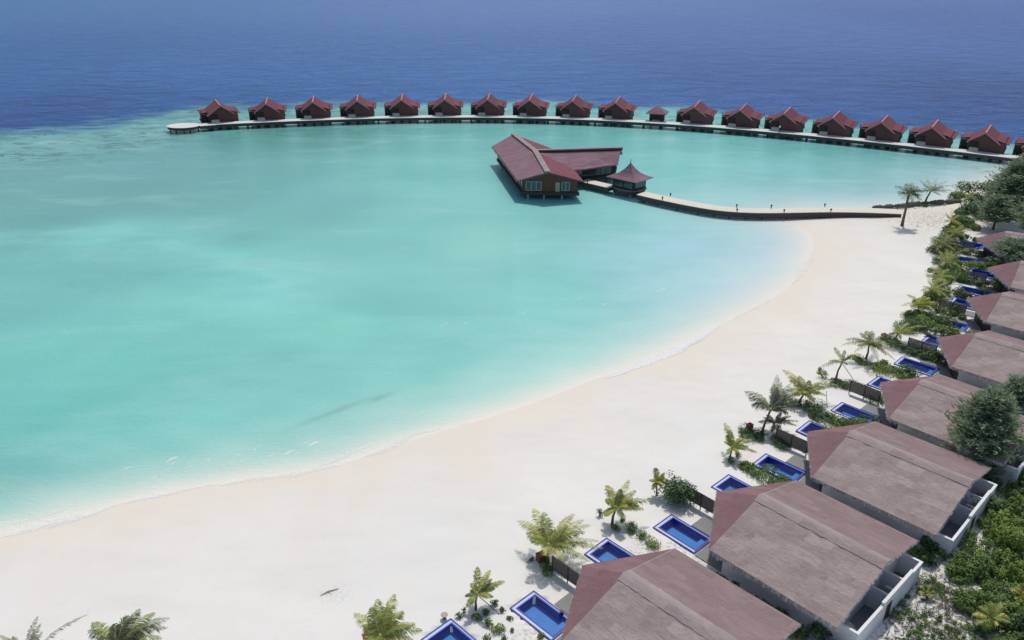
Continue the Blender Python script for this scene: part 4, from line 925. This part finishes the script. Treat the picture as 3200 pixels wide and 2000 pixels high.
def shrub(px, py, r, h, mt, label, n=260, size=.16, seed=0, group='shrubs planted around the pools', name='shrub', cat='shrub', at=None, lumps=7):
    rnd = random.Random(seed*31+5); b = at or P(px, py, .35)
    if not at: b = P(px, py, max(.02, gz(b.x, b.y)))
    o = tag(empty(name, b), label, cat, group)
    m = MB(); leaves(m, (0, 0, 0), r, h, n, size, rnd, lumps=lumps); m.build('foliage', M[mt], o)
    m = MB()
    for k in range(4):
        a = k*1.6+rnd.random(); m.tube([(0, 0, -.15), (math.cos(a)*r*.2, math.sin(a)*r*.2, h*.3), (math.cos(a)*r*.45, math.sin(a)*r*.45, h*.62)], [.05, .035, .02], 5)
    m.build('stem', M['bark'], o); return o
def bed(name, pts, hw, h, mt, label, dens=60, size=.15, seed=1, kind='stuff', cat='planting'):
    """continuous low planting along a line of photo points"""
    rnd = random.Random(seed); m = MB(); P_ = [P(a, b, .4) for a, b in pts]; org = P_[0].copy(); hw *= 1.45; h *= 1.2; dens *= 2.2
    for i in range(len(P_)-1):
        L_ = (P_[i+1]-P_[i]).length; k = max(2, int(L_/(hw*.7)))
        for q in range(k):
            p = P_[i].lerp(P_[i+1], (q+rnd.random())/k)-org; a = rnd.uniform(0, 6.28); p += Vector((math.cos(a), math.sin(a), 0))*hw*rnd.uniform(0, .6)
            f = rnd.uniform(.55, 1.25); leaves(m, (p.x, p.y, 0), hw*f, h*f, int(dens*hw*f*2.2), size, rnd, lumps=4)
    org.z = .36
    o = m.build(name, M[mt], None); o.location = org; return tag(o, label, cat, kind=kind)
big = shrub(2120, 1573, 2.6, 3.3, 'leafd', 'big round dark green bush in front of the screen of the second beach villa', n=2600, size=.2, seed=1, group=None, name='broadleaf_bush', cat='bush', lumps=16)
S = [(1712, 1782, 1.25, .7, 'leaf', 'low green shrub around the foot of the large bushy palm', 420), (1660, 1752, .5, .4, 'leafd', 'thin dark shrub left of the large bushy palm foot', 60),
 (1875, 1612, .55, 1.1, 'leafd', 'lone small dark sapling left of the leaning yellow green palm', 110), (1925, 1655, .8, .7, 'leaf', 'shrub at the foot of the leaning yellow green palm', 200),
 (1972, 1660, 1.1, 1.3, 'leafd', 'dark rounded shrub heading the row above the second villa roof', 420), (2008, 1680, 1.0, .9, 'leaf', 'green shrub in the middle of the row above the nearest roof', 300),
 (2040, 1708, 1.2, .9, 'leafb', 'bright green shrub ending the row beside the blue pool', 420), (1945, 1630, .45, .5, 'leafd', 'tiny dark shrub just right of the leaning palm trunk', 80),
 (1437, 1928, .55, .5, 'leafd', 'small dark shrub left of the propped palm', 110), (1450, 1912, .35, .6, 'leaf', 'wispy seedling left of the propped palm foot', 40),
 (1490, 1932, .7, .6, 'leaf', 'green shrub at the foot of the propped palm', 200), (1522, 1918, .55, .6, 'leafd', 'dark shrub just right of the propped palm foot', 130),
 (1545, 1890, .45, .6, 'leafd', 'small shrub under the slanting propping pole', 110), (1570, 1910, .35, .7, 'leafd', 'narrow shrub by the corner of the nearest full pool', 80),
 (1525, 1955, .6, .6, 'leaf', 'mid green shrub below the propped palm', 180), (1558, 1968, .8, .7, 'leafb', 'brightest green shrub between the two nearest pools', 300),
 (1592, 1935, .45, .4, 'leafd', 'low shrub by the edge of the nearest full pool', 90), (1600, 1972, .35, .5, 'leaf', 'sparse seedling beside the nearest full pool', 50), (1690, 1992, .5, .5, 'leaf', 'shrub at the bottom corner of the nearest full pool', 120),
 (1520, 1995, .5, .4, 'leaf', 'shrub at the bottom edge right of the cut off pool', 100), (1575, 1997, .4, .4, 'leafd', 'small dark shrub at the bottom edge between the pools', 80),
 (2210, 1592, .5, .6, 'leaf', 'small shrub below the screen of the second villa', 100), (1770, 1800, .7, .5, 'leafb', 'low plants along the foot of the nearest screen', 150),
 (2322, 1352, 1.0, .7, 'leafb', 'bright shrub below the red box near the tall windswept palm', 300), (2375, 1375, .9, .9, 'leafd', 'dark shrub at the foot of the tall windswept palm', 300),
 (2285, 1445, .8, .7, 'leafd', 'shrub at the foot of the short palm by the third villa pool', 200), (2305, 1425, .6, .9, 'twiggy', 'grey twiggy shrub right of the short palm', 150),
 (2430, 1340, .7, .8, 'leafd', 'shrub behind the screen of the third villa', 160), (2570, 1180, 1.1, 1.3, 'leaf', 'pale green shrub left of the slender leaning palm', 260),
 (2560, 1165, .6, 1.5, 'leafb', 'upright yellow green shrub on the beach edge left of the slender palm', 160), (2700, 1312, .9, .9, 'leafd', 'dark shrub at the near corner of the fourth villa pool', 260), (2730, 1320, 1.1, 1.2, 'leafd', 'blue green shrub at the prow of the fourth villa', 300),
 (2900, 1052, .8, .8, 'leafd', 'dark shrub above the screen of the fifth villa', 200), (2836, 995, 1.5, 1.7, 'leafd', 'dark bushy shrub at the beach edge below the dense palm row', 500), (2925, 1010, 1.8, 1.9, 'leafd', 'broad dark shrub right of the dense palm row, beside the sixth villa', 600),
 (2985, 975, 2.2, 2.0, 'leaf', 'wide green shrub left of the tip of the sixth villa roof', 700), (2925, 820, 1.4, 1.6, 'leafd', 'dark round shrub on the beach edge under the dark wide palm', 420), (2895, 925, 1.2, 1.2, 'leafb', 'yellow green shrub at the foot of the tall yellow palm', 300),
 (2995, 780, 1.6, 1.6, 'leafb', 'bright shrub between the far palms and a blue pool', 400), (3015, 700, 2.4, 1.8, 'leafd', 'dark shrub just above the farthest screen', 600), (2985, 710, 1.8, 1.6, 'leaf', 'green shrub behind the small upright yellow palm', 420),
 (3112, 905, 2.8, 2.6, 'leafb', 'bright yellow green bush between the sixth and seventh villa roofs', 900), (3070, 915, 1.5, 1.6, 'leafd', 'dark bush left of the bright bush above the sixth villa', 400), (3185, 912, 1.5, 1.6, 'leafb', 'bright bush cut by the right edge above the sixth villa', 400), (3000, 870, 1.3, .8, 'leafb', 'low pale plants beside the seventh villa pool', 240), (2960, 835, 1.2, 1.0, 'leafb', 'yellow green plants under the long fronded palm', 240),
 (2965, 1030, 1.4, 1.2, 'leafd', 'dark plants beside the sixth villa near pool', 340), (2850, 1035, 1.6, 1.4, 'leaf', 'mixed green shrub below the dark bushy beach edge shrub', 420), (2880, 960, 1.2, 1.0, 'leafy', 'yellowish plants between two palms of the far row', 240),
 (3040, 645, 4.2, 4.4, 'leafd', 'rounded shore bush nearest the walkway landing', 800), (3085, 620, 4.8, 5.6, 'leafd', 'tallest rounded shore bush left of the dark feathery trees', 1000), (2985, 625, 3.4, 2.8, 'leaf', 'low spreading shore bush at the tip of the far hedge', 500), (3030, 612, 4.0, 4.4, 'leafd', 'rounded shore bush behind the small shore palm', 700),
 (3090, 655, 3.4, 2.6, 'leaf', 'green bush in front of the dark feathery trees', 800), (3060, 680, 2.5, 2.2, 'leafd', 'dark bush above the farthest villa roof tip', 600), (2890, 645, 1.2, .7, 'leafd', 'low dark plants at the foot of the spiky far palm', 160)]
M['twiggy'] = leafmat('twig_leaf', lin('#7d8070'), isl=.35)
for i, (px, py, r, h, mt, lb, n) in enumerate(S):
    shrub(px, py, r, h, mt, lb, n=n, size=.13 if py > 1100 else (.19 if py > 750 else .34), seed=i+3)
bed('hedge', [(2300, 1440), (2350, 1470), (2400, 1492), (2470, 1512)], 1.5, .8, 'leaf', 'strip of low green planting between the second and third villas pools', seed=2)
bed('hedge', [(2340, 1358), (2400, 1378), (2460, 1392), (2512, 1412)], 1.5, .9, 'leafd', 'strip of dark planting below the screen of the third villa', seed=3)
bed('hedge', [(2470, 1272), (2530, 1296), (2590, 1318), (2660, 1338)], 1.7, 1.0, 'leafd', 'strip of dark planting from the orange palm to the third villa roof', seed=4)
bed('hedge', [(2580, 1325), (2640, 1335), (2690, 1325)], 1.4, .8, 'leafb', 'bright low planting next to the fourth villa near pool', seed=5)
bed('hedge', [(2590, 1192), (2640, 1208), (2700, 1230), (2750, 1245)], 1.5, .9, 'leafd', 'planting below the screen of the fourth villa', seed=6)
bed('hedge', [(2670, 1128), (2720, 1146), (2790, 1166), (2860, 1182)], 1.8, 1.0, 'leafb', 'bright planting strip below the pool of the fifth villa', seed=7)
bed('hedge', [(2770, 1066), (2830, 1088), (2900, 1110), (2930, 1118)], 1.7, 1.1, 'leafd', 'dark grassy planting strip below the screen of the fifth villa', seed=8)
bed('hedge', [(2815, 1040), (2850, 1010), (2900, 985), (2950, 1010)], 1.9, 1.6, 'leafd', 'dense dark planting at the foot of the palm row by the sixth villa', seed=9, size=.2)
bed('hedge', [(2890, 965), (2925, 925), (2950, 880), (2965, 835), (2960, 800)], 2.0, 1.5, 'leaf', 'dense mixed planting beneath the crowded far palms', seed=10, size=.22)
bed('hedge', [(2945, 790), (2975, 755), (2990, 725), (3030, 700)], 2.4, 1.7, 'leaf', 'dense green planting between the dark wide palm and the farthest screen', seed=11, size=.24)
bed('hedge', [(2985, 690), (3030, 668), (3090, 650), (3150, 660)], 3.0, 2.4, 'leafd', 'dark thicket between the shore bushes and the farthest roof', seed=12, size=.3)
for a, b, k in (('A', 'B', 0), ('B', 'C', 1), ('C', 'D', 2), ('D', 'E', 3), ('E', 'F', 4)):
    q = [proj(hloc(b, u, -9.0, .4)) for u in (1, 5, 9, 13, 15)]
    bed('hedge', q, .7, 1.3, 'leafd', ['dark ferns in the gap between the two nearest villas', 'dark ferns in the gap between the second and third villas', 'dark ferns in the gap between the third and fourth villas', 'dark ferns in the gap between the fourth and fifth villas', 'dark ferns in the gap between the fifth and sixth villas'][k], seed=20+k, dens=50, size=.2)
for nm, lb in (('B', 'spiky fern inside the rear court of the second villa'), ('C', 'leafy plants inside the rear court of the third villa')):
    q = hloc(nm, 14.3, 5.2 if nm == 'B' else 3.6, .45); shrub(0, 0, .6 if nm == 'B' else 1.0, 1.6 if nm == 'B' else 2.6, 'leafd', lb, n=160 if nm == 'B' else 300, at=q, seed=70, group='plants in the rear courts')
LBN = {'E': 'fifth', 'F': 'sixth', 'G': 'seventh', 'H': 'farthest'}
for k, nm in enumerate('EFGH'):
    bed('hedge', [proj(hloc(nm, u, -1.0, .4)) for u in (-10, -8, -6, -4)], 1.0, 1.3, 'leaf' if k % 2 else 'leafd', 'leafy planting in front of the screen of the %s villa' % LBN[nm], seed=40+k, dens=45, size=.2)
    bed('hedge', [proj(hloc(nm, u, -9.3, .4)) for u in (-9.5, -7, -4, -1)], 1.1, 1.6, 'leafb' if k % 2 else 'leafd', 'leafy planting beside the near pool of the %s villa' % LBN[nm], seed=50+k, dens=45, size=.2)
    bed('hedge', [proj(hloc(nm, u, 9.6, .4)) for u in (-10, -8, -5, -2)], .9, 1.4, 'leafd' if k % 2 else 'leaf', 'leafy planting beside the far pool of the %s villa' % LBN[nm], seed=60+k, dens=45, size=.2)
# banana-like clump at rear corners
shrub(2890, 1720, 1.3, 2.0, 'leafd', 'dark broad leaved bush at the rear corner between the second and third villas', n=420, size=.3, seed=81, group='bushes behind the villas')
shrub(2560, 1985, 1.4, 1.6, 'leafd', 'broad leaved bush at the bottom between the two nearest villas rear corners', n=420, size=.26, seed=82, group='bushes behind the villas')
shrub(2950, 1735, 1.3, 1.4, 'leaf', 'green bush against the rear corner of the third villa court', n=420, size=.22, seed=83, group='bushes behind the villas')
shrub(3085, 1600, 2.0, 2.4, 'leaf', 'bush pressing on the rear court wall of the third villa', n=900, size=.22, seed=84, group='bushes behind the villas')
shrub(3160, 1500, 1.8, 2.4, 'leafd', 'dark bush left of the white wall at the right edge', n=700, size=.22, seed=85, group='bushes behind the villas')

shrub(3150, 1720, 2.0, 3.6, 'leafb', 'tall light green bush rising above the scrub near the right edge', n=1500, size=.17, seed=86, group='bushes behind the villas', lumps=12)
shrub(3060, 1800, 1.7, 2.8, 'leaf', 'rounded green bush above the low yellow green palm in the scrub', n=1200, size=.16, seed=87, group='bushes behind the villas', lumps=10)
shrub(3185, 1975, 1.8, 3.0, 'leafd', 'dark green bush in the bottom right corner of the scrub', n=1300, size=.16, seed=88, group='bushes behind the villas', lumps=10)
# scrub behind the villas: a mass of leafy bushes
def scrub(name, poly, n, size, h0, h1, mt, label, seed, lr=.9, twigs=0, nl=70):
    rnd = random.Random(seed); pts = [P(a, b, .4) for a, b in poly]; pa = np.array([(p.x, p.y) for p in pts]); mn, mx = pa.min(0), pa.max(0); org = pts[0].copy(); org.z = .3
    m = MB(); k = 0; g = 0
    while k < n and g < n*20:
        g += 1; x, y = rnd.uniform(mn[0], mx[0]), rnd.uniform(mn[1], mx[1])
        if not inside(np.array([x]), np.array([y]), pa)[0]: continue
        if noise.noise(Vector((x*.35, y*.35, seed))) < (-.3 if n > 200 else -.12): continue
        k += 1; leaves(m, (x-org.x, y-org.y, 0), lr*rnd.uniform(.6, 1.3), rnd.uniform(h0, h1), nl, size, rnd, lumps=3)
    for q in range(twigs):
        x, y = rnd.uniform(mn[0], mx[0]), rnd.uniform(mn[1], mx[1])
        if not inside(np.array([x]), np.array([y]), pa)[0]: continue
        a = rnd.uniform(0, 6.28); p0 = Vector((x-org.x, y-org.y, .05)); L_ = rnd.uniform(.3, 1.1)
        for b_ in range(3):
            a += rnd.uniform(-.9, .9); p1_ = p0+Vector((math.cos(a)*L_, math.sin(a)*L_, rnd.uniform(.0, .5)*L_)); m.tube([p0, p1_], [.03, .012], 4, 1, cap=False)
            if b_ == 0: p0 = p0.lerp(p1_, .5)
    o = m.build(name, [M[mt], M['twig']], None); o.location = org; return tag(o, label, 'scrub', kind='stuff')
scrub('scrub', [(3010, 1740), (3060, 1640), (3130, 1570), (3180, 1490), (3230, 1440), (3330, 1700), (3330, 2100), (3120, 2080), (3060, 1960), (2990, 1880), (2950, 1790)], 400, .15, .6, 2.3, 'leaf', 'dense leafy green scrub filling the right edge behind the villas', 1, lr=1.1, nl=300)
scrub('scrub', [(3040, 1800), (3080, 1650), (3180, 1580), (3300, 1600), (3300, 2050), (3150, 2050)], 110, .135, 1.0, 2.8, 'leafb', 'brighter leafy clumps standing out of the scrub', 2, lr=.8, nl=260)
scrub('scrub', [(2740, 2010), (2790, 1900), (2860, 1810), (2930, 1780), (3010, 1860), (3080, 1960), (3080, 2060), (2740, 2060)], 190, .11, .2, .9, 'leaf', 'sparse low scrub and grey twigs on pale sand behind the second villa', 3, lr=.5, twigs=650, nl=60)
scrub('scrub', [(2790, 640), (2960, 640), (2990, 690), (2900, 715), (2780, 700)], 40, .12, .2, .5, 'leafd', 'dry twigs and creepers on the sand mound by the walkway landing', 5, lr=.6, twigs=200, nl=14)
scrub('scrub', [(3130, 1000), (3190, 1010), (3300, 1100), (3240, 1240), (3150, 1220)], 60, .25, 1, 3, 'leafd', 'dark greenery far right between the fifth and fourth villa roofs', 6, lr=1.4, nl=90)
# ---------------------------------------------------------------- feathery trees
def casuarina(px, py, z, h, r, label, seed, n=170, base=None, nl=34, tl=.75, mt='needle'):
    """feathery tree: leader, rising limbs, drooping needle sprays; px,py = centre of crown at height z"""
    rnd = random.Random(seed); c = P(px, py, z); b = Vector((c.x, c.y, .3)); o = tag(empty('casuarina_tree', b), label, 'tree', 'feathery dark trees behind the villas')
    tm = MB(); tm.tube([(0, 0, -.2), (r*.03, 0, h*.45), (-r*.02, 0, h*.97)], [.26, .15, .03], 8); cm = MB()
    for k in range(n):
        t = rnd.uniform(.16, 1)**.85; zz = h*t; L_ = r*(1.12-.95*t)*rnd.uniform(.45, 1.1)+.3; a = rnd.uniform(0, 6.28)
        p0 = Vector((0, 0, zz*.92)); p1 = p0+Vector((math.cos(a)*L_, math.sin(a)*L_, L_*rnd.uniform(.15, .75)))
        if k % 3 == 0: tm.tube([p0, p0.lerp(p1, .5)+Vector((0, 0, -.05*L_)), p1], [.06, .035, .012], 4, cap=False)
        for q in range(nl):
            s = rnd.uniform(.3, 1.0); p = p0.lerp(p1, s)+Vector((rnd.gauss(0, .14), rnd.gauss(0, .14), rnd.gauss(0, .12)))*(1+L_*.25)
            d = ((p1-p0).normalized()*.8+Vector((rnd.uniform(-.9, .9), rnd.uniform(-.9, .9), rnd.uniform(-.25, .9)))).normalized(); l = tl*rnd.uniform(.5, 1.2)
            sd = d.orthogonal().normalized()*rnd.uniform(.03, .07)*(tl/.6); e = p+d*l; e.z -= .15*l; cm.face([p-sd*.5, p.lerp(e, .5)-sd, e, p.lerp(e, .5)+sd, p+sd*.5])
    tm.build('trunk', M['bark'], o, True); cm.build('crown', M[mt], o); return o
casuarina(3080, 1355, 5.6, 11.5, 5.2, 'big dark feathery tree leaning over the fourth villa roof', 1, n=300, nl=50, tl=.9)
casuarina(3165, 1300, 4.5, 10, 4.2, 'dark feathery tree at the right edge behind the fourth villa', 2, n=200, nl=42, tl=.9)
casuarina(3070, 1450, 2.0, 4.6, 3.0, 'low dark feathery tree above the rear corner of the third villa', 3, n=160, nl=50, tl=.6)
casuarina(3165, 650, 4, 15.5, 8.5, 'largest dark feathery tree at the upper right, reaching the jetty shadow', 4, n=300, nl=50, tl=1.4)
casuarina(3205, 610, 4, 16, 7.5, 'dark feathery tree cut by the right edge near the jetty', 5, n=220, nl=44, tl=1.4)
casuarina(3110, 690, 2.5, 8.0, 6.0, 'grey green feathery tree directly above the farthest villa roof', 6, n=220, nl=44, tl=1.2)
casuarina(3160, 810, 2.5, 6.0, 6.0, 'feathery tree between the farthest and seventh villa roofs', 7, n=220, nl=44, tl=1.0)
casuarina(3225, 720, 2.5, 10, 6.0, 'feathery tree at the right edge beside the farthest villa', 8, n=160, nl=44, tl=1.1)

# ---------------------------------------------------------------- small things
def box_hut(px, py, label, s=1.0):
    b = P(px, py, .4); r = tag(empty('towel_box', b, R(30)), label, 'wooden box', 'red brown wooden boxes by the beach')
    MB().box(-.38*s, .38*s, -.32*s, .32*s, 0, .85*s).build('body', M['terra'], r)
    m = MB(); q = .46*s; z0, z1 = .851*s, 1.15*s; k = [(-q, -q*.85), (q, -q*.85), (q, q*.85), (-q, q*.85)]
    for i in range(4): m.face([(*k[i], z0), (*k[(i+1) % 4], z0), (0, 0, z1)])
    m.face([(*p, z0-.0005) for p in reversed(k)]); m.build('lid', M['terra'], r)
box_hut(1690, 1752, 'red brown wooden box with pitched lid left of the large bushy palm trunk', 1.1)
box_hut(2341, 1342, 'red brown wooden box left of the tall windswept palm')
box_hut(1150, 2006, 'red brown wooden box at the bottom edge under the cut off palm')
box_hut(2760, 1058, 'red brown wooden box behind the full crowned palm near the fifth villa')
b = P(1389, 1932, .4); t = tag(empty('side_table', b), 'small round beige table on the sand beside the cut off pool', 'table')
MB().tube([(0, 0, .45), (0, 0, .5)], .36, 20).build('tabletop', M['beige'], t); MB().tube([(0, 0, 0), (0, 0, .45)], [.18, .05], 10).build('pedestal', M['twig'], t)
def prop(a, b, za, label):
    p, q = P(*a, za), P(*b, .4); r = empty('prop_pole', q); tag(r, label, 'pole', 'poles propping palms')
    MB().tube([(0, 0, -.1), p-q], .045, 6).build('pole', M['twig'], r)
prop((1497, 1864), (1565, 1920), 1.6, 'thin slanting pole propping the small palm by the nearest pool')
prop((2634, 1138), (2668, 1186), 2.4, 'thin slanting pole propping the slender leaning palm')
prop((2582, 1222), (2586, 1278), 1.8, 'upright thin pole right of the yellow orange palm')
b = P(1755, 1919, .5); t = tag(empty('planter', b), 'small round black planter on the deck beside the nearest full pool', 'planter')
MB().tube([(0, 0, 0), (0, 0, .12), (0, 0, .38)], [.12, .22, .2], 12).build('pot', M['black'], t)
# drift wood and disturbed sand
dw = tag(empty('driftwood', P(1035, 1850, .38)), 'grey driftwood branch lying in a hollow of the beach sand', 'driftwood')
MB().tube([(-1.0, -.5, .03), (-.3, 0, .1), (.7, .45, .05)], [.03, .07, .03], 6).tube([(-.3, 0, .1), (.1, -.2, .2)], [.04, .02], 5).build('branch', M['driftw'], dw)
# rock edging on the far shore
rnd = random.Random(5); rk = MB(); pl = [P(*q, .6) for q in ((2730, 650), (2800, 644), (2860, 637), (2930, 632), (3000, 628))]; org = pl[0].copy()
for i in range(len(pl)-1):
    for k in range(14):
        p = pl[i].lerp(pl[i+1], (k+rnd.random())/14)-org; s = rnd.uniform(.35, .8); v0 = len(rk.v)
        for z, f in ((-.3, 1), (.25, .9), (.5, .5)):
            for a in range(6): rk.v.append((p.x+math.cos(a*1.05+k)*s*f*rnd.uniform(.8, 1.2), p.y+math.sin(a*1.05+k)*s*f*rnd.uniform(.8, 1.2), z*s*1.6))
        for lv in range(2):
            for a in range(6): rk.f.append((v0+lv*6+a, v0+lv*6+(a+1) % 6, v0+lv*6+6+(a+1) % 6, v0+lv*6+6+a)); rk.m.append(0)
        rk.f.append(tuple(v0+12+a for a in range(6))); rk.m.append(0)
o = rk.build('rock_edging', M['stone'], None); o.location = org; tag(o, 'dark rubble rock edging along the far shore behind the landing', 'rocks', kind='stuff')
